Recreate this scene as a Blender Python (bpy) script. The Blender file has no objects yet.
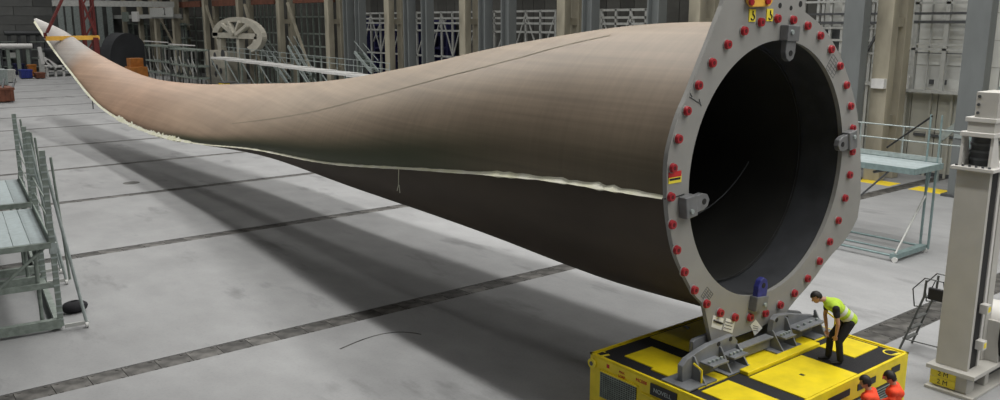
import bpy, bmesh, math, random
from mathutils import Vector, Matrix
random.seed(7)
S = bpy.context.scene
COL = S.collection
PI = math.pi
# ------------------------------------------------------------------ camera
FPX, CX, CY, CAMH = 852.6, 500.0, 200.0, 8.5
PITCH = math.atan2(179, FPX)
YAW = math.atan2(1100, FPX / math.cos(PITCH))
fwh = Vector((math.cos(YAW), math.sin(YAW), 0)); RT = Vector((math.sin(YAW), -math.cos(YAW), 0))
FW = fwh * math.cos(PITCH) - Vector((0, 0, 1)) * math.sin(PITCH)
UP = Vector((0, 0, 1)) * math.cos(PITCH) + fwh * math.sin(PITCH)
cam = bpy.data.cameras.new('camera'); camo = bpy.data.objects.new('camera', cam); COL.objects.link(camo)
camo.matrix_world = Matrix((( RT.x, UP.x, -FW.x, 0), (RT.y, UP.y, -FW.y, 0), (RT.z, UP.z, -FW.z, CAMH), (0, 0, 0, 1)))
cam.sensor_width = 36; cam.lens = FPX / 1000 * 36; cam.clip_end = 600; cam.clip_start = .1
S.camera = camo
def pt(px, py, X=None, Y=None, Z=None):          # where the sight line through a photo point meets a plane of the hall
    d = FW + RT * ((px - CX) / FPX) - UP * ((py - CY) / FPX)
    t = X / d.x if X is not None else Y / d.y if Y is not None else (Z - CAMH) / d.z
    return Vector((0, 0, CAMH)) + d * t
# ------------------------------------------------------------------ light
S.view_settings.view_transform = 'Standard'; S.view_settings.look = 'None'
S.view_settings.gamma = 1; S.view_settings.use_curve_mapping = False
S.view_settings.exposure = 0.0
W = bpy.data.worlds.new('world'); S.world = W; W.use_nodes = True
W.node_tree.nodes['Background'].inputs[0].default_value = (.82, .9, 1, 1)
W.node_tree.nodes['Background'].inputs[1].default_value = .035
def lamp_row(x, y0, y1, z, power, width=.6, tint=(1, .98, .95)):
    L = bpy.data.lights.new('lamp_row', 'AREA'); L.shape = 'RECTANGLE'; L.size = width; L.size_y = y1 - y0
    L.energy = power; L.color = tint; L.spread = math.radians(150)
    o = bpy.data.objects.new('lamp_row', L); COL.objects.link(o); o.location = (x, (y0 + y1) / 2, z)
    return o
for x, p in ((-3, 3500), (5, 4500), (14.5, 30000), (22.5, 25000), (31, 11000), (39, 15000)):
    for y0, y1, k in ((-26, 40, 1.06), (40, 90, .82), (90, 158, .55)): lamp_row(x, y0, y1, 24, p * .47 * k * (y1 - y0) / 162, 1.1)
# ------------------------------------------------------------------ materials
def mat(name, c, rough=.6, metal=0., var=.12, scale=3., bump=0., spec=.5, emit=None, obj=True, stretch=(1, 1, 1), var2=None):
    m = bpy.data.materials.new(name); m.use_nodes = True; nt = m.node_tree; N = nt.nodes; b = N['Principled BSDF']
    b.inputs['Roughness'].default_value = rough; b.inputs['Metallic'].default_value = metal
    b.inputs['Specular IOR Level'].default_value = spec
    tc = N.new('ShaderNodeTexCoord'); mp = N.new('ShaderNodeMapping'); mp.inputs['Scale'].default_value = stretch
    nt.links.new(tc.outputs['Object'], mp.inputs[0])
    n = N.new('ShaderNodeTexNoise'); n.inputs['Scale'].default_value = scale; n.inputs['Detail'].default_value = 6
    nt.links.new(mp.outputs[0], n.inputs['Vector'])
    r = N.new('ShaderNodeValToRGB'); lo = [max(0, v * (1 - var)) for v in c]; hi = [min(1, v * (1 + var)) for v in c]
    if var2: hi = var2
    r.color_ramp.elements[0].position = .3; r.color_ramp.elements[1].position = .7
    r.color_ramp.elements[0].color = (*lo, 1); r.color_ramp.elements[1].color = (*hi, 1)
    nt.links.new(n.outputs[0], r.inputs[0]); nt.links.new(r.outputs[0], b.inputs['Base Color'])
    if bump:
        bn = N.new('ShaderNodeBump'); bn.inputs['Strength'].default_value = bump; bn.inputs['Distance'].default_value = .02
        nt.links.new(n.outputs[0], bn.inputs['Height']); nt.links.new(bn.outputs[0], b.inputs['Normal'])
    return m
def rnd_tint(m, amount=.25):                      # each object a little lighter or darker
    nt = m.node_tree; N = nt.nodes; b = N['Principled BSDF']
    src = b.inputs['Base Color'].links[0].from_socket
    oi = N.new('ShaderNodeObjectInfo'); mr = N.new('ShaderNodeMapRange')
    mr.inputs['To Min'].default_value = 1 - amount; mr.inputs['To Max'].default_value = 1 + amount
    nt.links.new(oi.outputs['Random'], mr.inputs['Value'])
    mx = N.new('ShaderNodeVectorMath'); mx.operation = 'SCALE'
    nt.links.new(src, mx.inputs[0]); nt.links.new(mr.outputs[0], mx.inputs['Scale']); nt.links.new(mx.outputs[0], b.inputs['Base Color'])
    return m
M = {}
M['plate'] = mat('grey_painted_plate', (.29, .288, .272), .5, .1, .06, 1.5)
M['plate_dark'] = mat('cast_steel', (.16, .17, .18), .45, .5, .2, 5)
M['clevis'] = mat('grey_bracket_steel', (.20, .205, .21), .4, .4, .15, 5)
M['cradle'] = mat('grey_cradle_steel', (.20, .21, .22), .5, .2, .2, 3)
M['dksteel'] = mat('dark_tube_steel', (.13, .135, .13), .45, .5, .2, 5)
M['galv'] = mat('galvanised_steel', (.36, .41, .40), .45, .3, .18, 6)
M['galv_green'] = mat('weathered_green_steel', (.235, .275, .245), .55, .2, .25, 6)
M['teal'] = mat('teal_grey_steel', (.23, .31, .31), .5, .3, .15, 6)
M['deck'] = rnd_tint(mat('deck_plank', (.37, .43, .44), .55, .2, .1, 8), .12)
M['red'] = mat('red_cap', (.33, .012, .02), .45, 0, .1, 8)
M['hole'] = mat('dark_socket', (.09, .004, .006), .7)
M['yellow'] = mat('yellow_paint', (.80, .63, .012), .45, 0, .12, 2.5)
M['black'] = mat('anti_slip_black', (.012, .012, .014), .8, 0, .3, 40, .3)
M['blackp'] = mat('black_paint', (.015, .015, .017), .5)
M['orange'] = mat('orange_red_cloth', (.85, .07, .02), .8, 0, .1, 10)
M['hivis'] = mat('high_visibility_cloth', (.46, .66, .05), .8, 0, .1, 10)
M['reflect'] = mat('reflective_band', (.62, .65, .55), .4)
M['darkcloth'] = mat('dark_cloth', (.012, .012, .015), .9, 0, .2, 12)
M['skin'] = mat('skin', (.46, .25, .16), .55, 0, .08, 6)
M['hair'] = mat('dark_hair', (.012, .009, .008), .6, 0, .3, 30)
M['eye'] = mat('eye', (.03, .02, .02), .2)
M['white'] = mat('white_paint', (.68, .68, .66), .5, 0, .08, 4)
M['offwhite'] = mat('off_white_steel', (.44, .45, .43), .5, .1, .12, 4)
M['paper'] = mat('paper', (.78, .78, .72), .8, 0, .05, 8)
M['ygsign'] = mat('yellow_sign', (.82, .68, .05), .6, 0, .05, 8)
M['inkred'] = mat('red_print', (.5, .02, .02), .6)
M['blue'] = mat('blue_paint', (.02, .035, .22), .5, 0, .2, 3)
M['navy'] = mat('navy_steel', (.02, .02, .085), .6, 0, .25, 3)
M['bluewrap'] = mat('blue_wrap', (.03, .035, .2), .5, 0, .3, 10)
M['rust'] = mat('rusty_red_steel', (.16, .06, .035), .75, .1, .35, 2, .3)
M['redstrap'] = mat('red_strap', (.11, .014, .012), .8, 0, .2, 3)
M['beamyel'] = mat('orange_yellow_beam', (.75, .42, .06), .5, 0, .1, 3)
M['orangem'] = mat('orange_machine', (.36, .13, .02), .55, 0, .3, 1.5)
M['yoke'] = mat('pale_beige_steel', (.46, .44, .37), .7, 0, .12, .8)
M['concrete'] = mat('beige_concrete', (.33, .305, .235), .85, 0, .32, .9, .3, stretch=(1, 1, .35))
M['steelgrey'] = mat('blue_grey_column', (.17, .185, .185), .6, .1, .12, 1.2, 0, stretch=(1, 1, .3))
M['clad'] = rnd_tint(mat('wall_cladding', (.40, .40, .35), .7, 0, .08, .6), .05)
M['clad_hi'] = rnd_tint(mat('pale_wall_sheet', (.62, .63, .60), .6, 0, .06, .6), .06)
M['dkwall'] = rnd_tint(mat('dark_wall_sheet', (.075, .075, .068), .8, 0, .35, .7), .35)
M['endwall'] = rnd_tint(mat('grey_end_sheet', (.15, .155, .15), .7, 0, .25, .3), .22)
M['tower'] = mat('light_grey_machine_paint', (.46, .45, .415), .5, .05, .05, 2)
M['towerw'] = mat('white_grey_machine_paint', (.58, .57, .54), .5, .05, .05, 2)
M['motor'] = mat('dark_motor', (.10, .105, .11), .5, .4, .15, 5)
M['rubber'] = mat('black_rubber', (.012, .012, .012), .7)
M['lam'] = mat('inner_laminate_painted_shade', (.014, .014, .012), .7, 0, .3, 1)  # darkness of the hollow root put into the base colour
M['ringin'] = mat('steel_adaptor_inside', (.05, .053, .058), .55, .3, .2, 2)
M['seam'] = mat('pale_bond_line', (.86, .85, .74), .8, 0, .1, 2, var2=(.66, .66, .46))
M['spar'] = mat('dark_spar_line', (.185, .155, .105), .6)
M['grate'] = rnd_tint(mat('worn_steel_channel', (.035, .033, .03), .6, .3, .6, 2.2, .3, var2=(.15, .145, .135)), .35)
M['ylline'] = mat('yellow_floor_paint', (.80, .60, .03), .7, 0, .1, 1)
M['mould'] = mat('dark_mould_shell', (.03, .032, .036), .55, 0, .25, .5)
def floor_mat():
    m = bpy.data.materials.new('concrete_floor'); m.use_nodes = True; nt = m.node_tree; N = nt.nodes; b = N['Principled BSDF']; L = nt.links.new
    tc = N.new('ShaderNodeTexCoord')
    def noise(s, d, st=(1, 1, 1)):
        mp = N.new('ShaderNodeMapping'); mp.inputs['Scale'].default_value = st; L(tc.outputs['Object'], mp.inputs[0])
        n = N.new('ShaderNodeTexNoise'); n.inputs['Scale'].default_value = s; n.inputs['Detail'].default_value = d; n.inputs['Roughness'].default_value = .6
        L(mp.outputs[0], n.inputs['Vector']); return n
    def ramp(n, a, ca, bb, cb):
        r = N.new('ShaderNodeValToRGB'); e = r.color_ramp.elements; e[0].position = a; e[1].position = bb
        e[0].color = (ca, ca, ca, 1); e[1].color = (cb, cb, cb, 1); L(n.outputs[0], r.inputs[0]); return r
    def mul(a, c):
        x = N.new('ShaderNodeMix'); x.data_type = 'RGBA'; x.blend_type = 'MULTIPLY'; x.inputs[0].default_value = 1
        L(a, x.inputs[6]); L(c, x.inputs[7]); return x.outputs[2]
    a = ramp(noise(.16, 5), .3, .78, .7, 1.0); c = ramp(noise(1.1, 8, (1, .55, 1)), .3, .86, .68, 1.0)
    d = ramp(noise(14, 3), .25, .9, .5, 1.0); st = ramp(noise(.55, 10, (1.2, .4, 1)), .28, .62, .42, 1.0)
    col = N.new('ShaderNodeRGB'); col.outputs[0].default_value = (.36, .365, .368, 1)
    o = mul(mul(mul(mul(col.outputs[0], a.outputs[0]), c.outputs[0]), d.outputs[0]), st.outputs[0])
    L(o, b.inputs['Base Color'])
    rr = N.new('ShaderNodeMapRange'); rr.inputs['To Min'].default_value = .5; rr.inputs['To Max'].default_value = .6
    L(noise(.8, 5).outputs[0], rr.inputs['Value']); L(rr.outputs[0], b.inputs['Roughness'])
    b.inputs['Specular IOR Level'].default_value = .15
    return m
M['floor'] = floor_mat()
def blade_mat():
    m = bpy.data.materials.new('blade_laminate'); m.use_nodes = True; nt = m.node_tree; N = nt.nodes; b = N['Principled BSDF']; L = nt.links.new
    g = N.new('ShaderNodeNewGeometry'); sp = N.new('ShaderNodeSeparateXYZ'); L(g.outputs['Position'], sp.inputs[0])
    mr = N.new('ShaderNodeMapRange'); mr.inputs['From Min'].default_value = 10; mr.inputs['From Max'].default_value = 86; L(sp.outputs['Y'], mr.inputs['Value'])
    nz = N.new('ShaderNodeTexNoise'); nz.inputs['Scale'].default_value = .35; nz.inputs['Detail'].default_value = 5; L(g.outputs['Position'], nz.inputs['Vector'])
    ad = N.new('ShaderNodeMath'); ad.operation = 'MULTIPLY_ADD'; ad.inputs[1].default_value = .05; L(nz.outputs[0], ad.inputs[0]); L(mr.outputs[0], ad.inputs[2])
    r = N.new('ShaderNodeValToRGB'); e = r.color_ramp.elements
    e[0].position = .02; e[0].color = (.20, .155, .11, 1); e[1].position = .16; e[1].color = (.215, .168, .118, 1)
    for p, c in ((.30, (.26, .20, .142, 1)), (.46, (.32, .228, .158, 1)), (.62, (.36, .232, .155, 1)), (.80, (.36, .24, .165, 1)), (.835, (.30, .275, .25, 1)), (.90, (.31, .285, .265, 1)), (.97, (.36, .34, .32, 1)), (.99, (.45, .44, .42, 1))):
        x = e.new(p); x.color = c
    L(ad.outputs[0], r.inputs[0])
    # fine fibre weave across and along the laminate
    def nn(st, s, lo, hi, a=.3, bb=.7):
        mp = N.new('ShaderNodeMapping'); mp.inputs['Scale'].default_value = st; L(g.outputs['Position'], mp.inputs[0])
        n = N.new('ShaderNodeTexNoise'); n.inputs['Scale'].default_value = s; n.inputs['Detail'].default_value = 4; L(mp.outputs[0], n.inputs['Vector'])
        q = N.new('ShaderNodeValToRGB'); q.color_ramp.elements[0].position = a; q.color_ramp.elements[1].position = bb
        q.color_ramp.elements[0].color = (lo, lo, lo, 1); q.color_ramp.elements[1].color = (hi, hi, hi, 1); L(n.outputs[0], q.inputs[0]); return q.outputs[0]
    def mul(a, c):
        x = N.new('ShaderNodeMix'); x.data_type = 'RGBA'; x.blend_type = 'MULTIPLY'; x.inputs[0].default_value = 1
        L(a, x.inputs[6]); L(c, x.inputs[7]); return x.outputs[2]
    o = mul(mul(mul(r.outputs[0], nn((.15, .05, 6), 1.6, .84, 1.06)), nn((.3, 5, .3), 1.5, .92, 1.05)), nn((1, .35, 1), .9, .86, 1.08))
    uv = N.new('ShaderNodeUVMap'); uv.uv_map = 'girth'; su = N.new('ShaderNodeSeparateXYZ'); L(uv.outputs[0], su.inputs[0])
    def mrange(src, a, c, lo, hi):
        q = N.new('ShaderNodeMapRange'); q.interpolation_type = 'SMOOTHSTEP'; q.inputs['From Min'].default_value = a; q.inputs['From Max'].default_value = c; q.inputs['To Min'].default_value = lo; q.inputs['To Max'].default_value = hi; L(src, q.inputs['Value']); return q.outputs[0]
    def mm(a, c):
        q = N.new('ShaderNodeMath'); q.operation = 'MULTIPLY'; L(a, q.inputs[0]); L(c, q.inputs[1]); return q.outputs[0]
    fac = mm(mm(mrange(su.outputs[0], .02, .085, 1, 0), mrange(su.outputs[1], .14, .2, .3, 1)), mrange(su.outputs[1], .40, .50, 1, 0))
    gm = N.new('ShaderNodeMix'); gm.data_type = 'RGBA'; L(fac, gm.inputs[0]); L(o, gm.inputs[6]); gm.inputs[7].default_value = (.075, .085, .045, 1); o = gm.outputs[2]   # green resin stain beside the bond line, deepened with painted side shade
    L(o, b.inputs['Base Color'])
    b.inputs['Roughness'].default_value = .5; b.inputs['Specular IOR Level'].default_value = .45
    return m
M['blade'] = blade_mat()
M['blade_dark'] = mat('brown_laminate_painted_shade', (.075, .058, .042), .6, 0, .25, .6, 0, .3, stretch=(1, .4, 1))  # brown of the lower shell, darkened to carry the underside shade
# ------------------------------------------------------------------ mesh helpers
class MB:
    def __init__(s): s.v = []; s.f = []; s.smooth = []
    def add(s, vs, fs, smooth=False):
        n = len(s.v); s.v += [Vector(v) for v in vs]
        for f in fs: s.f.append([i + n for i in f]); s.smooth.append(smooth)
        return s
    def box(s, c, d, rz=0, rot=None):
        x, y, z = d[0] / 2, d[1] / 2, d[2] / 2
        R = rot or Matrix.Rotation(rz, 3, 'Z'); c = Vector(c)
        vs = [c + R @ Vector(p) for p in ((-x, -y, -z), (x, -y, -z), (x, y, -z), (-x, y, -z), (-x, -y, z), (x, -y, z), (x, y, z), (-x, y, z))]
        return s.add(vs, [(0, 3, 2, 1), (4, 5, 6, 7), (0, 1, 5, 4), (1, 2, 6, 5), (2, 3, 7, 6), (3, 0, 4, 7)])
    def span(s, a, b):
        a, b = Vector(a), Vector(b); return s.box((a + b) / 2, [abs(b[i] - a[i]) for i in range(3)])
    def bar(s, p, q, w, h=None, up=(0, 0, 1)):
        h = h or w; p, q = Vector(p), Vector(q); d = q - p; L = d.length
        if L < 1e-6: return s
        d /= L; u = Vector(up)
        if abs(d.dot(u)) > .99: u = Vector((0, 1, 0))
        x = d.cross(u).normalized(); z = x.cross(d)
        R = Matrix((x, d, z)).transposed()
        return s.box((p + q) / 2, (w, L, h), rot=R)
    def tube(s, p, q, r, n=8, r2=None, cap=True):
        p, q = Vector(p), Vector(q); d = (q - p).normalized(); r2 = r if r2 is None else r2
        a = d.orthogonal().normalized(); b = d.cross(a)
        ring = [a * math.cos(2 * PI * i / n) + b * math.sin(2 * PI * i / n) for i in range(n)]
        vs = [p + c * r for c in ring] + [q + c * r2 for c in ring]
        s.add(vs, [(i, (i + 1) % n, n + (i + 1) % n, n + i) for i in range(n)], True)
        if cap: s.add(vs, [tuple(range(n - 1, -1, -1)), tuple(range(n, 2 * n))])
        return s
    def path(s, pts, r, n=8):
        for a, b in zip(pts, pts[1:]): s.tube(a, b, r, n)
        return s
    def prism(s, poly, d):                         # poly: 3-D points of a flat outline, d: extrusion vector
        n = len(poly); poly = [Vector(p) for p in poly]; d = Vector(d)
        return s.add(poly + [p + d for p in poly], [tuple(range(n - 1, -1, -1)), tuple(range(n, 2 * n))] + [(i, (i + 1) % n, n + (i + 1) % n, n + i) for i in range(n)])
    def ball(s, c, rx, ry=None, rz=None, n=12, m=8, rot=None):
        ry = ry or rx; rz = rz or rx; c = Vector(c); R = rot or Matrix.Identity(3); vs = []
        for j in range(m + 1):
            a = PI * j / m
            for i in range(n):
                b = 2 * PI * i / n; vs.append(c + R @ Vector((rx * math.sin(a) * math.cos(b), ry * math.sin(a) * math.sin(b), rz * math.cos(a))))
        fs = [(j * n + i, (j + 1) * n + i, (j + 1) * n + (i + 1) % n, j * n + (i + 1) % n) for j in range(m) for i in range(n)]
        return s.add(vs, fs, True)
    def build(s, name, material, parent=None, bevel=0):
        me = bpy.data.meshes.new(name); off = parent['_o'] if parent and '_o' in parent else (0, 0, 0); off = Vector(off)
        me.from_pydata([tuple(v - off) for v in s.v], [], s.f); me.materials.append(M[material] if isinstance(material, str) else material)
        for p, sm in zip(me.polygons, s.smooth): p.use_smooth = sm
        bm = bmesh.new(); bm.from_mesh(me); bmesh.ops.recalc_face_normals(bm, faces=bm.faces); bm.to_mesh(me); bm.free()
        o = bpy.data.objects.new(name, me); COL.objects.link(o)
        if parent:
            o.parent = parent; o['_o'] = tuple(off)
        if bevel:
            b = o.modifiers.new('bevel', 'BEVEL'); b.width = bevel; b.segments = 2; b.limit_method = 'ANGLE'
        return o
def tag(o, label=None, cat=None, group=None, kind=None):
    if label: o['label'] = label
    if cat: o['category'] = cat
    if group: o['group'] = group
    if kind: o['kind'] = kind
    return o
def thing(name, label, cat, loc, group=None, rz=0):
    o = bpy.data.objects.new(name, None); COL.objects.link(o); o.empty_display_size = .3
    o.location = loc; o.rotation_euler = (0, 0, rz); o['_o'] = tuple(loc) if not rz else (0, 0, 0)
    return tag(o, label, cat, group)
def dup(root, loc, label, rz=None):
    r = root.copy(); COL.objects.link(r); r.location = loc; r['label'] = label
    if rz is not None: r.rotation_euler = (0, 0, rz)
    def rec(a, b):
        for ch in list(a.children):
            c = ch.copy(); COL.objects.link(c); c.parent = b; rec(ch, c)
    rec(root, r); return r
def struct(o): o['kind'] = 'structure'; return o
def text(s, size, material, parent, loc, xdir, ydir, name='lettering', th=.004, align='CENTER'):
    cu = bpy.data.curves.new(name, 'FONT'); cu.body = s; cu.size = size; cu.extrude = th; cu.align_x = align; cu.align_y = 'CENTER'
    t = bpy.data.objects.new('tmp', cu); COL.objects.link(t); bpy.context.view_layer.update()
    me = bpy.data.meshes.new_from_object(t.evaluated_get(bpy.context.evaluated_depsgraph_get())); bpy.data.objects.remove(t)
    x = Vector(xdir).normalized(); y = Vector(ydir).normalized(); z = x.cross(y)
    off = Vector(parent['_o'] if parent and '_o' in parent else (0, 0, 0))
    me.transform(Matrix(((x.x, y.x, z.x, loc[0] - off.x), (x.y, y.y, z.y, loc[1] - off.y), (x.z, y.z, z.z, loc[2] - off.z), (0, 0, 0, 1))))
    me.materials.clear(); me.materials.append(M[material]); o = bpy.data.objects.new(name, me); COL.objects.link(o)
    if parent: o.parent = parent
    return o
# ------------------------------------------------------------------ floor
STRIPS = [(11.0, .95), (21.27, .72), (33.55, .66), (44.25, .6), (54.45, .55), (65.1, .5), (76.8, .5), (86.9, .5), (97.4, .5), (108, .5), (119, .5), (130, .5), (141, .5), (152, .5)]
fb = MB(); prev = -25
for yc, w in STRIPS:
    fb.span((-30, prev, -.4), (50.5, yc - w / 2, 0)); prev = yc + w / 2
fb.span((-30, prev, -.4), (50.5, 168, 0))
fl = struct(fb.build('floor', 'floor'))
sb = MB(); sb.span((-30, -25, -.5), (50.5, 168, -.4)); sb.build('sub_base', 'grate', fl)
proto = {}
for k, (yc, w) in enumerate(STRIPS):
    L = .8 if k < 4 else 3.2 if k < 8 else 12
    x0, x1 = ((11, 50) if k == 0 else (-3.8, 50) if k == 1 else (1, 50) if k < 4 else (5, 50) if k < 8 else (8, 50))
    key = (round(w, 2), L)
    if key not in proto:
        b = MB(); b.box((0, 0, -.06), (L - .015, w * .98, .09))
        if k < 4:
            for sx in (-1, 1):
                b.box((sx * (L / 2 - .12), w * .38, -.012), (.07, .07, .02)); b.box((sx * (L / 2 - .12), -w * .38, -.012), (.07, .07, .02))
        o = b.build('channel_plate', 'grate', fl); proto[key] = o; o.location = (x0 + L / 2, yc, 0); x = x0 + L
    else: x = x0
    while x + L <= x1 + .01:
        o = proto[key].copy(); COL.objects.link(o); o.location = (x + L / 2, yc, 0); x += L
for k, (a, b_) in enumerate(((-20, 10.4), (11.6, 20.8), (21.8, 33.1), (34, 43.8))):
    b = MB(); b.span((43.35, a, 0), (44.6, b_, .006)); b.build('yellow_walkway_line', 'ylline', fl)
# drain cover and skid mark on the slab
b = MB(); b.tube((12.4, 47.5, 0), (12.4, 47.5, .012), .42, 20); b.build('drain_cover', 'grate', fl)
b = MB(); b.tube((6.9, 85.5, 0), (6.9, 85.5, .012), .3, 16); b.build('drain_cover', 'grate', fl)
b = MB()
for i in range(14):
    p = pt(340 + i * 5.8, 349 - 17 * math.sin(i / 13 * PI * .62), Z=.003); q = pt(340 + (i + 1) * 5.8, 349 - 17 * math.sin((i + 1) / 13 * PI * .62), Z=.003); b.bar(p, q, .05, .004)
b.build('tyre_mark', 'grate', fl)
# ------------------------------------------------------------------ walls, ceiling
wb = MB(); wb.span((50.5, -25, -.5), (51, 168, 26)); wr = struct(wb.build('wall_right', 'dkwall'))
pb = MB(); pb.span((50.32, -.72, 0), (50.5, .72, 16)); pp = pb.build('wall_sheet', 'dkwall', wr); pp.location = (0, 31, 0); y = 32.5
while y < 167:
    o = pp.copy(); COL.objects.link(o); o.location = (0, y, 0); y += 1.5
# pale cladding of the near bays: lower sheets, a ledge, upper sheets
for i, (a, b_) in enumerate(((6, 9.6), (9.65, 13.2), (13.25, 16.8), (16.85, 18.9), (18.95, 20.4), (20.45, 21.85), (21.9, 23.3), (23.35, 25.2), (25.25, 27.2), (27.25, 29.2))):
    b = MB(); b.span((48.0, a, 0), (48.2, b_, 2.4)); b.span((48.03, a, 2.43), (48.2, b_, 4.7)); b.build('cladding_panel', 'clad', wr)
    for z0, z1 in ((4.75, 6.1), (6.13, 7.5), (7.53, 8.9), (8.93, 12.5)):
        b = MB(); b.span((48.1, a, z0), (48.2, b_, z1)); b.build('cladding_panel', 'clad_hi', wr)
b = MB(); b.span((48.25, -5, 0), (50.5, 29.3, 13)); b.build('infill_wall', 'clad', wr)
b = MB(); b.span((47.93, 6, .02), (48.03, 29.2, .22)); b.build('kick_strip', 'motor', wr)
b = MB(); b.span((47.9, 6, 2.2), (48.04, 23, 2.36)); b.build('cable_tray', 'motor', wr)
eb = MB(); eb.span((-30, 166, -.5), (51, 168, 26)); we = struct(eb.build('wall_end', 'endwall'))
eb = MB(); eb.span((-2.95, -.12, 0), (2.95, .12, 1.44)); ep = eb.build('end_sheet', 'endwall', we); first = True
for j in range(12):
    for i in range(9):
        loc = (12 + i * 6 - (3 if j % 2 else 0), 165.9, .4 + j * 1.5)
        if first: ep.location = loc; first = False
        else: o = ep.copy(); COL.objects.link(o); o.location = loc
cb = MB(); cb.span((-30, -25, 26), (51, 168, 26.4)); struct(cb.build('ceiling', 'dkwall'))
# ------------------------------------------------------------------ blade
BY = [10.5, 14, 18, 24, 31, 40, 50, 60, 70, 79, 85.5]
BP = [[12.32, 5.191, 6.435, 2.719, 3.177, 3.117, .01], [12.328, 5.053, 6.363, 5.189, 3.095, 3.211, .009], [12.169, 4.719, 6.381, 9.156, 2.826, 2.874, .078],
      [12.298, 4.116, 6.102, 13.306, 2.412, 2.282, .232], [12.73, 3.705, 5.489, 16.688, 1.752, 1.523, .383], [13.297, 2.945, 5.3, 22.572, 1.36, .819, .516],
      [13.716, 2.638, 4.389, 26.542, 1.071, .546, .536], [14.118, 3.138, 3.535, 27.576, .682, .368, .545], [14.618, 5.008, 2.326, 27.839, .456, .257, .498],
      [15.031, 7.073, 1.46, 27.888, .272, .152, .499], [15.41, 8.608, .279, 28.004, .038, .05, .5]]
def cub(y, X):
    n = len(BY); h = [BY[i + 1] - BY[i] for i in range(n - 1)]; d = [(y[i + 1] - y[i]) / h[i] for i in range(n - 1)]
    m = [d[0]] + [(d[i - 1] * h[i] + d[i] * h[i - 1]) / (h[i - 1] + h[i]) for i in range(1, n - 1)] + [d[-1]]
    i = 0
    while i < n - 2 and X > BY[i + 1]: i += 1
    s = (X - BY[i]) / h[i]
    return y[i] * (1 + 2 * s) * (1 - s) ** 2 + m[i] * h[i] * s * (1 - s) ** 2 + y[i + 1] * s * s * (3 - 2 * s) + m[i + 1] * h[i] * s * s * (s - 1)
def bsec(Y, t, grow=0.):
    nx, nz, c, ph, hu, hl, k = [cub([r[j] for r in BP], Y) for j in range(7)]
    ph = math.radians(ph); u = c / 2 * (1 - math.cos(t)); sh = 1 - k * (1 + math.cos(t)) / 2; s = math.sin(t)
    v = (hu if s > 0 else hl) * s * sh
    u = c / 2 + (u - c / 2) * (1 + grow / max(c / 2, .05)); v *= 1 + grow / max((hu if s > 0 else hl), .05)
    return Vector((nx + u * math.cos(ph) - v * math.sin(ph), Y, nz + u * math.sin(ph) + v * math.cos(ph)))
blade = thing('turbine_blade', 'huge brown wind turbine blade stretching across the hall floor', 'turbine blade', (15.47, 10.5, 0))
YS = [10.5 + i * .75 for i in range(28)] + [32 + i * 1.25 for i in range(43)] + [85.5]
YS = sorted(set(y for y in YS if y <= 85.5)); NT = 64
def shell(j0, j1, name, m):
    b = MB(); n = j1 - j0 + 1; vs = [bsec(Y, 2 * PI * j / NT) for Y in YS for j in range(j0, j1 + 1)]
    b.add(vs, [(i * n + j, i * n + j + 1, (i + 1) * n + j + 1, (i + 1) * n + j) for i in range(len(YS) - 1) for j in range(n - 1)], True)
    b.add([vs[(len(YS) - 1) * n + j] for j in range(n)], [tuple(range(n))]); o = b.build(name, m, blade); me = o.data; uv = me.uv_layers.new(name='girth')
    for lp_ in me.loops: i = lp_.vertex_index; uv.data[lp_.index].uv = ((i % n + j0) / NT if i < n * len(YS) else .25, vs[i].y / 100 if i < len(vs) else .9)
    return o
shell(0, NT // 2, 'upper_shell', 'blade'); o = shell(NT // 2, NT, 'lower_shell', 'blade_dark'); o['label'] = 'brown lower half shell with underside shade painted in'
RC = Vector((15.46, 10.3, 5.42)); RI = 2.7
def ringpt(a, r, y): return Vector((RC.x + r * math.cos(a), y, RC.z + r * math.sin(a)))
b = MB(); st = [(11.3, 2.62), (14, 2.58), (18, 2.3), (24, 1.9), (29, 1.2)]; n = 48
def inn(a, y, r):
    dz = {11.3: 0, 14: -.05, 18: -.1, 24: -.2, 29: -.35}[y]; p = ringpt(a, r, y); p.z = RC.z + dz + (p.z - RC.z) * (1 if y < 20 else .7); return p
vs = [inn(2 * PI * j / n, y, r) for y, r in st for j in range(n)]
b.add(vs, [(i * n + j, i * n + (j + 1) % n, (i + 1) * n + (j + 1) % n, (i + 1) * n + j) for i in range(len(st) - 1) for j in range(n)], True)
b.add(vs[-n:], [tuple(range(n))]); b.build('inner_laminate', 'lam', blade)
# bond line along the leading edge, with ragged flash
b = MB(); Y = 10.52; vs = []; fs = []
def jag(Y): return .03 + .03 * random.random() + (.09 if 11 < Y < 16 else 0) * random.random() + (.14 * random.random() if 42 < Y < 55 else 0) + (.07 if Y > 40 else 0)
while Y < 85:
    w = jag(Y); e = bsec(Y, 0, .02); nx = bsec(Y, 0, .05 + .6 * w)
    up = bsec(Y, .02 + .0, .015) + Vector((0, 0, w * .75)); dn = e - Vector((0, 0, w * .55))
    vs += [up + Vector((.05, 0, 0)), nx, dn + Vector((.05, 0, 0))]; Y += .22
n = len(vs) // 3
for i in range(n - 1): fs += [(3 * i, 3 * i + 1, 3 * i + 4, 3 * i + 3), (3 * i + 1, 3 * i + 2, 3 * i + 5, 3 * i + 4), (3 * i + 2, 3 * i, 3 * i + 3, 3 * i + 5)]
b.add(vs, fs); b.build('bond_line', 'seam', blade)
b = MB()
SL = ((12.6, 1.36), (13.3, 1.33), (14.2, 1.25), (15.3, 1.18), (16.4, 1.11), (18, 1.06), (20, 1.03), (24, 1.0), (27, .92), (31, .85), (36, .8))
def slt(Y):
    for (a, t), (c, u) in zip(SL, SL[1:]):
        if Y <= c: return t + (u - t) * (Y - a) / (c - a)
    return SL[-1][1]
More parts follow.
